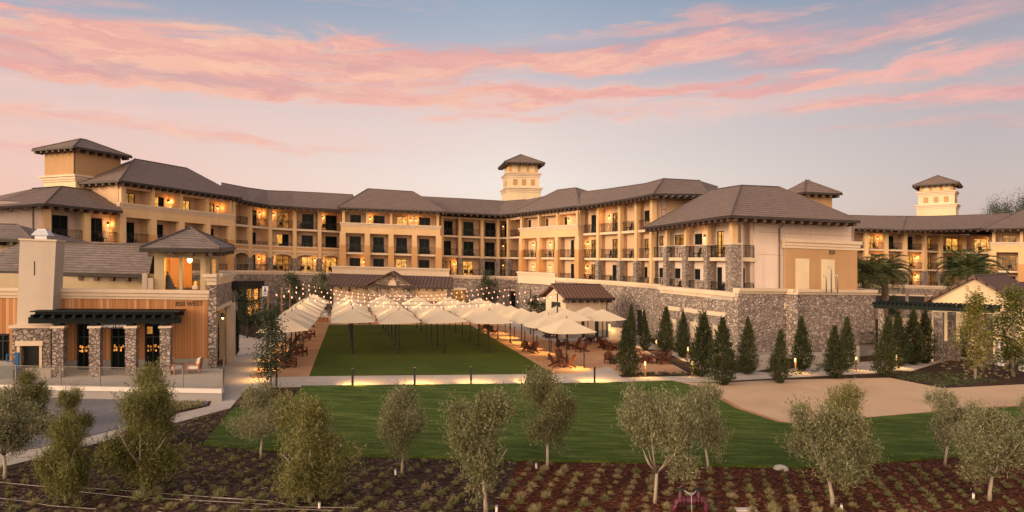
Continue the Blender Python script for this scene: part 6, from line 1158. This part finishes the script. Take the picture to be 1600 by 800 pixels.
        fs_ = .38 if k == 'farbushy' else 1
        for x, y, z, s in cl: n = 120 if fs_ == 1 else 620; ctr.append(rs.normal(size=(n, 3)) * s * .8 + [x, y, z]); dr.append(rs.normal(size=(n, 3)))
        ctr = np.vstack(ctr); leaves('crown', ctr, np.vstack(dr), rs.uniform(.025, .05, len(ctr)) * fs_, rs.uniform(.014, .028, len(ctr)) * fs_, kind[3], t, rs); tr.build('trunk', M['barkdark'], t, True)
    elif k == 'palm':
        tr.tube([(0, 0, -.02), (0, 0, .3), (.004, 0, .62), (0, 0, .70), (0, 0, .76)], [.055, .047, .047, .075, .05], 10); tr.build('trunk', M['barkp'], t); ctr, dr, LL, WW = [], [], [], []; rb = MB()
        for i in range(38):
            a = i * 2.4; el_ = 1.3 - 1.65 * (i / 38) + rr.uniform(-.12, .12); Lf = rr.uniform(.42, .52); pos = np.array([0, 0, .74]); pts = [pos.copy()]; e = el_
            for q in range(9): pos = pos + np.array([math.cos(a) * math.cos(e), math.sin(a) * math.cos(e), math.sin(e)]) * Lf / 9; e -= .11 + .022 * q; pts.append(pos.copy())
            rb.tube([tuple(p) for p in pts], [.009 - .0008 * j for j in range(10)], 4)
            for j in range(1, 10):
                for w in range(4):
                    f = (w + .5) / 4; p = pts[j - 1] * (1 - f) + pts[j] * f; d = pts[j] - pts[j - 1]; d /= np.linalg.norm(d); s = np.cross(d, [0, 0, 1]); s /= np.linalg.norm(s) + 1e-6; ll = .115 * math.sin(math.pi * (.12 + .8 * (j + f) / 10)) + .02
                    for sg in (-1, 1): dd = d * .8 + s * sg + np.array([0, 0, .18]) + rs.normal(size=3) * .1; dd /= np.linalg.norm(dd); ctr.append(p + dd * ll * .5); dr.append(dd); LL.append(ll); WW.append(.010)
        leaves('crown', np.array(ctr), np.array(dr), np.array(LL), np.array(WW), kind[3], t, rs); rb.build('frond_stems', M['palm'], t)
    return t
PROTO = {}
def plant(key, kind, nvar, x, y, top, label, wfac=1.0, group=None, rz=None, lean=0):
    """x,y: photo column of the foot and its row; top: photo row of the crown's top"""
    p = gp(x, y); s = F / p.y; h = (y - top) / s; lst = PROTO.setdefault(key, []); i = rnd.randrange(nvar)
    rz = rnd.uniform(0, 6.28) if rz is None else rz
    if i >= len(lst): i = len(lst); t = tree_proto(kind, 17 * (i + 1) + len(key), label); lst.append(t); t.location = p; t.rotation_euler = (0, 0, rz); t.scale = (h * wfac, h * wfac, h)
    else: t = dup(lst[i], p, rz, label, (h * wfac, h * wfac, h))
    if key == 'co': t.rotation_euler = (rnd.uniform(-.035, .035), rnd.uniform(-.035, .035), rz)
    if group: t['group'] = group
    return t
OL = ('olive_tree', 'olive tree', 'olive', 'olive'); OG = ('olive_tree', 'olive tree', 'olive', 'olivegreen', .16)
GO = 'olive trees in the mulch beds'
for x, y, top, w, l, g in [(8, 748, 610, 1.15, 'pale olive tree at the far left edge, trunk bare low down', 0), (45, 668, 575, 1.2, 'rounded green olive bush-tree behind the far left olive', 1), (112, 702, 608, .85, 'small olive tree peeking out behind the left front one', 1), (103, 786, 648, .95, 'dense green olive tree leafed almost to the ground, second along the front', 1), (238, 700, 568, .95, 'olive tree in front of the terrace fence, behind the broad green one', 1), (222, 770, 606, 1.0, 'broad green olive tree leafed to the ground, left of the concrete path', 1),
        (408, 716, 602, 1.0, 'pale olive tree over the left corner of the front lawn', 0), (484, 784, 620, 1.1, 'big olive tree standing left of centre beside the stone slab', 1), (628, 741, 602, .95, 'slim-trunked olive tree at the lawn edge, centre left', 0), (760, 800, 616, 1.05, 'large grey olive tree between brown and red mulch', 0), (855, 732, 580, 1.0, 'olive tree with a thin bare trunk before the front lawn, centre', 0), (1023, 786, 616, 1.0, 'olive tree left of the purple valve pipes', 0), (1107, 734, 602, .95, 'silvery olive tree just behind the purple valve pipes', 0), (1332, 742, 604, .95, 'olive tree partly hidden behind the large front one at the right', 1), (1301, 792, 636, 1.2, 'large olive tree with a forked pale trunk in the red mulch', 0), (1476, 726, 610, .95, 'olive tree against the tan gravel road at the right', 0), (1546, 782, 636, 1.15, 'round olive tree near the right bottom corner', 0), (1622, 726, 618, 1.0, 'olive tree cut off by the right edge of the photo', 0)]:
    plant('og' if g else 'ol', OG if g else OL, 6, x, y, top + 3, l, w * 1.17, GO)
CO = ('conifer', 'conifer', 'conifer', 'conifer'); GC = 'conifers around the stone walls'
for x, y, top, w, l in [(983, 588, 500, 1.1, 'tall front conifer standing in the gravel terrace corner'), (985, 548, 476, .85, 'conifer just behind the tall front one'), (1008, 548, 484, .9, 'conifer beside the dark door in the stone wall'), (1040, 550, 478, 1.1, 'conifer before the first garage lintel'), (1067, 559, 487, 1.0, 'conifer before the second garage lintel'), (1096, 589, 490, 1.2, 'broad conifer at the foot of the curved path'), (1103, 572, 487, .9, 'conifer tucked behind the broad one near the curved path'), (1129, 602, 495, 1.05, 'conifer nearest the front path, left of the stone corner'), (1168, 585, 495, 1.05, 'conifer at the left end of the tall stone wall'), (1217, 599, 514, .95, 'conifer on the front path edge before the tall stone wall'), (1254, 579, 494, 1.1, 'conifer against the middle of the tall stone wall'), (1305, 592, 508, 1.15, 'left one of the paired conifers by the wall'), (1322, 577, 494, .95, 'right one of the paired conifers by the wall'), (1382, 589, 494, 1.15, 'conifer at the right corner of the stone wall'), (1406, 572, 486, 1.0, 'left one of three dark conifers below the right pergola'), (1426, 570, 482, 1.15, 'middle one of three dark conifers below the right pergola'), (1444, 568, 484, 1.0, 'right one of three dark conifers below the right pergola')]:
    plant('co', CO, 7, x, y, top, 'dark columnar ' + l, w * rnd.uniform(.82, .98), GC)
CYP = ('cypress', 'cypress', 'cypress', 'cypress'); plant('cy', CYP, 1, 335, 579, 484, 'thin dark cypress against the tavern corner pier', 1.0); plant('cy', CYP, 1, 367, 556, 479, 'thin dark cypress in a pot beyond the tavern column', 1.1)
plant('yl', ('young_tree', 'young tree', 'young', 'yellowleaf', .22), 2, 1524, 594, 460, 'slender young tree with yellow-green autumn leaves at the right', 1.15); plant('yl', ('young_tree', 'young tree', 'young', 'yellowleaf', .30), 2, 1583, 588, 452, 'fuller young yellow-green tree near the right edge', 1.5)
t = plant('dk', ('young_tree', 'young tree', 'young', 'darkleaf', .20), 1, 423, 606, 486, 'young dark-leaved tree with a support stake by the left plaza', 1.35); sp = gp(432, 607); m = MB(); m.tube([sp - Vector((0, 0, .1)), sp + Vector((0, 0, 1.5))], .045, 6); tag(m.build('tree_stake', M['bollard']), 'dark stake beside the young dark-leaved tree', 'stake')
BU = ('small_tree', 'tree', 'bushy', 'darkleaf')
for x, y, top, w, l in [(386, 528, 452, 1.1, 'bushy tree in front of the lit shop front'), (455, 507, 424, .8, 'thin tree against the podium wall beside the light poles'), (500, 503, 424, .7, 'second thin tree against the podium wall, nearer the gabled pavilion'), (762, 494, 424, .8, 'small tree against the podium wall right of the gabled pavilion'), (838, 516, 462, 1.5, 'round dark bush left of the hut'), (858, 515, 470, 1.2, 'lower dark bush touching the hut'), (402, 520, 487, 1.8, 'low dark shrub left of the young tree'), (425, 508, 475, 1.7, 'tall shrub clump between the white sign and parasols'), (1395, 500, 462, 1.0, 'small tree behind the right-hand pergola'), (1590, 588, 545, 1.6, 'leafy shrub behind the white gatepost'), (1561, 540, 516, 1.1, 'small plant growing on top of the white gatepost')]:
    if 'growing on top' in l: continue
    plant('bu', BU, 3, x, y, top, l, w)
PM = ('palm_tree', 'palm', 'palm', 'palm')
def palm(x, ycrown, Y, h, l, s=1.0):
    X = (x - 800) / F * Y; zc = CAM_Z - (ycrown - hor(x)) / F * Y + G(X); S = 6.9 * s; base = zc - .74 * S
    lst = PROTO.setdefault('palm', []); loc = (X, Y, base)
    if not lst: t = tree_proto(PM, 5, l); lst.append(t); t.location = loc; t.scale = (S, S, S)
    else: t = dup(lst[0], loc, rnd.uniform(0, 6), l, S)
    if base > G(X): m = MB(); m.tube([(X, Y, G(X) - .1), (X, Y, base + .1)], .30 * s, 10); o = m.build('trunk_foot', M['barkp'], None); o.parent = t; o.matrix_parent_inverse = __import__('mathutils').Matrix.LocRotScale(Vector(loc), t.rotation_euler, Vector((S, S, S))).inverted()
palm(1352, 428, 67, 8, 'left palm with a thick crown beside the far building', 1.0); palm(1382, 426, 72, 8, 'palm with a clean trunk rising behind the stone wall end', .95); palm(1513, 423, 75, 8, 'wide palm directly behind the cream gable', 1.2)
FT = ('tree', 'tree', 'bushy', 'darkleaf')
for x, top, Y, hh, w, l in [(1553, 318, 190, 22, 1.0, 'far tree above the right roof ridge, left of three'), (1574, 319, 205, 22, 1.0, 'far tree above the right roof ridge, middle of three'), (1597, 309, 195, 24, 1.1, 'far tree above the right roof ridge, right of three'), (1625, 312, 195, 24, 1.1, 'far tree above the right roof at the photo edge')]:
    X = (x - 800) / F * Y; z = CAM_Z - (top - 412) / F * Y; g = G(X); S3 = ((z - g) * .55 * w, (z - g) * .55 * w, z - g)
    if 'ft' not in PROTO: t = tree_proto(('tree', 'tree', 'farbushy', 'darkleaf'), 31, l); PROTO['ft'] = [t]; t.location = (X, Y, g); t.scale = S3
    else: dup(PROTO['ft'][0], (X, Y, g), rnd.uniform(0, 6), l, S3)
# tufts in the mulch, in rows
def tuft(seed, label, mat):
    rs = np.random.RandomState(seed); t = thing('tuft_plant', label, 'tuft plant'); n = 230; a = rs.uniform(0, 6.28, n); tilt = rs.uniform(.0, 1.4, n); d = np.stack([np.cos(a) * np.sin(tilt), np.sin(a) * np.sin(tilt), np.cos(tilt)], 1); L = rs.uniform(.10, .21, n); c = d * L[:, None] * rs.uniform(.5, .95, n)[:, None] + rs.normal(size=(n, 3)) * [.03, .03, .0]
    o = leaves('foliage', c, d, L, rs.uniform(.009, .016, n), mat, t, rs); return t
def inpoly(x, y, poly):
    c = False; j = len(poly) - 1
    for i in range(len(poly)):
        if (poly[i][1] > y) != (poly[j][1] > y) and x < (poly[j][0] - poly[i][0]) * (y - poly[i][1]) / (poly[j][1] - poly[i][1]) + poly[i][0]: c = not c
        j = i
    return c
BED = [(p.x, p.y) for p in (gp(x, y) for x, y in [(-60, 750), (60, 722), (145, 700), (272, 668), (345, 645), (312, 700), (405, 709), (520, 719), (650, 722), (860, 728), (1000, 730), (1150, 736), (1240, 738), (1370, 731), (1480, 722), (1600, 709), (1700, 695), (1740, 830), (-80, 830)])]
spots = []
ra = math.atan2(-.95, 1.0)
for i in range(-70, 70):
    for j in range(-10, 60):
        ux, uy = .62, 0.16; X = i * .62 + j * .16 + rnd.uniform(-.06, .06); Y = 16 + j * .52 + rnd.uniform(-.07, .07)
        if Y > 15 and inpoly(X, Y, BED) and rnd.random() < .93: spots.append((X, Y))
spots.sort(key=lambda s: s[0] ** 2 + s[1] ** 2)
TF = []
rest = []
for i, (X, Y) in enumerate(spots):
    px = 800 + F * X / Y; red = px > 800 + (Y - 18) * 6; L_ = 'pale tufted plant growing in a row in the red mulch' if red else 'small tufted plant growing in a row in the dark brown mulch'; gkey = 'tufts in the red mulch' if red else 'tufts in the brown mulch'
    loc = (X, Y, G(X)); v = (0 if red else 3) + rnd.choice([0, 0, 1, 2]); sc = rnd.uniform(.5, 1.0) * (1.35 if rnd.random() < .08 else 1)
    while len(TF) < 6: TF.append(tuft(40 + len(TF), L_, ['tuft', 'tuftgreen', 'tuft', 'tuftgreen', 'tuftgreen', 'tuft'][len(TF)]))
    if i < 294:
        t = dup(TF[v], loc, rnd.uniform(0, 6), L_, (sc, sc, sc * rnd.uniform(.8, 1.2))); t['group'] = gkey
    else: rest.append((loc, v, sc))
stuff_c, stuff_d, stuff_l, stuff_w = [], [], [], []; rs = np.random.RandomState(9)
for loc, v, sc in rest:
    n = 90; a = rs.uniform(0, 6.28, n); tilt = rs.uniform(.05, 1.15, n); d = np.stack([np.cos(a) * np.sin(tilt), np.sin(a) * np.sin(tilt), np.cos(tilt)], 1); L = rs.uniform(.12, .24, n) * sc; stuff_c.append(d * L[:, None] * .55 + np.array(loc)); stuff_d.append(d); stuff_l.append(L); stuff_w.append(rs.uniform(.013, .022, n))
if rest: tag(leaves('tufts', np.vstack(stuff_c), np.vstack(stuff_d), np.concatenate(stuff_l), np.concatenate(stuff_w), 'tuftgreen', None, rs), 'more distant tufted plants across the mulch', None, None, 'stuff')
for o in TF:
    for c in list(o.children): bpy.data.objects.remove(c)
    bpy.data.objects.remove(o)
# low ground cover in the planting beds
def cover(name, poly, n, size, mat, label, seed=1):
    rs = np.random.RandomState(seed); P2 = [(p.x, p.y) for p in (gp(x, y) for x, y in poly)]; xs = [p[0] for p in P2]; ys = [p[1] for p in P2]; c = []
    while len(c) < n:
        x, y = rs.uniform(min(xs), max(xs)), rs.uniform(min(ys), max(ys))
        if inpoly(x, y, P2): c.append((x, y))
    cc, dd = [], []
    for x, y in c: k = 26; h = size * rs.uniform(.4, 1.2); p = rs.normal(size=(k, 3)) * [h * .6, h * .6, h * .3] + [x, y, G(x) + h * .5]; p[:, 2] = np.maximum(p[:, 2], G(x) + .01); cc.append(p); dd.append(rs.normal(size=(k, 3)) + [0, 0, .6])
    cc = np.vstack(cc); tag(leaves(name, cc, np.vstack(dd), rs.uniform(.07, .14, len(cc)), rs.uniform(.03, .06, len(cc)), mat, None, rs), label, None, None, 'stuff')
cover('ground_cover', [(1390, 590), (1475, 606), (1560, 598), (1490, 582), (1430, 582)], 190, .16, 'lowplant', 'low leafy ground cover in the bed beside the gravel road', 2)
cover('ground_cover', [(1130, 583), (1160, 562), (1250, 558), (1330, 577), (1370, 574), (1260, 585)], 120, .2, 'lowplant', 'low planting between the conifers and the stone wall', 3)
cover('ground_cover', [(968, 587), (1100, 587), (1100, 583), (970, 584)], 60, .14, 'lowplant', 'low plants in the strip under the front conifer', 4)
cover('ground_cover', [(372, 482), (425, 488), (430, 508), (405, 528), (372, 520)], 120, .28, 'darkleaf', 'dark low shrubs in the bed by the shop front', 5)
cover('ground_cover', [(1010, 530), (1030, 545), (1060, 552), (1060, 540), (1030, 530)], 60, .2, 'lowplant', 'low green planting at the foot of the stone podium', 6)
cover('ground_cover', [(1470, 560), (1600, 575), (1600, 590), (1480, 600)], 70, .12, 'tuft', 'scattered pale flowers and dry leaves in the right bed', 8)
cover('ground_cover', [(250, 634), (318, 630), (320, 634), (275, 645)], 40, .2, 'tuft', 'dry low plants below the terrace wall', 7)

# ragged grass along the lawn's lower edge
rs = np.random.RandomState(21); fc_, fd_ = [], []
EDGE = [gp(x, y) for x, y in [(317, 696), (405, 703), (520, 713), (650, 716), (860, 722), (1000, 724), (1150, 730), (1240, 732), (1370, 724.5), (1480, 716), (1600, 703)]]
for a, b_ in zip(EDGE, EDGE[1:]):
    k = int((b_ - a).length * 70); f = rs.uniform(0, 1, k)[:, None]; pts = np.array(a) * (1 - f) + np.array(b_) * f + rs.normal(size=(k, 3)) * [.03, .05, 0]; pts[:, 2] += .08 + rs.uniform(-.06, .03, k); fc_.append(pts); fd_.append(rs.normal(size=(k, 3)) * .6 + [0, -.4, .5])
fc_ = np.vstack(fc_); tag(leaves('grass', fc_, np.vstack(fd_), rs.uniform(.06, .13, len(fc_)), rs.uniform(.012, .022, len(fc_)), 'grassblade', None, rs), 'ragged grass fringe along the lower edge of the front lawn', None, None, 'stuff')
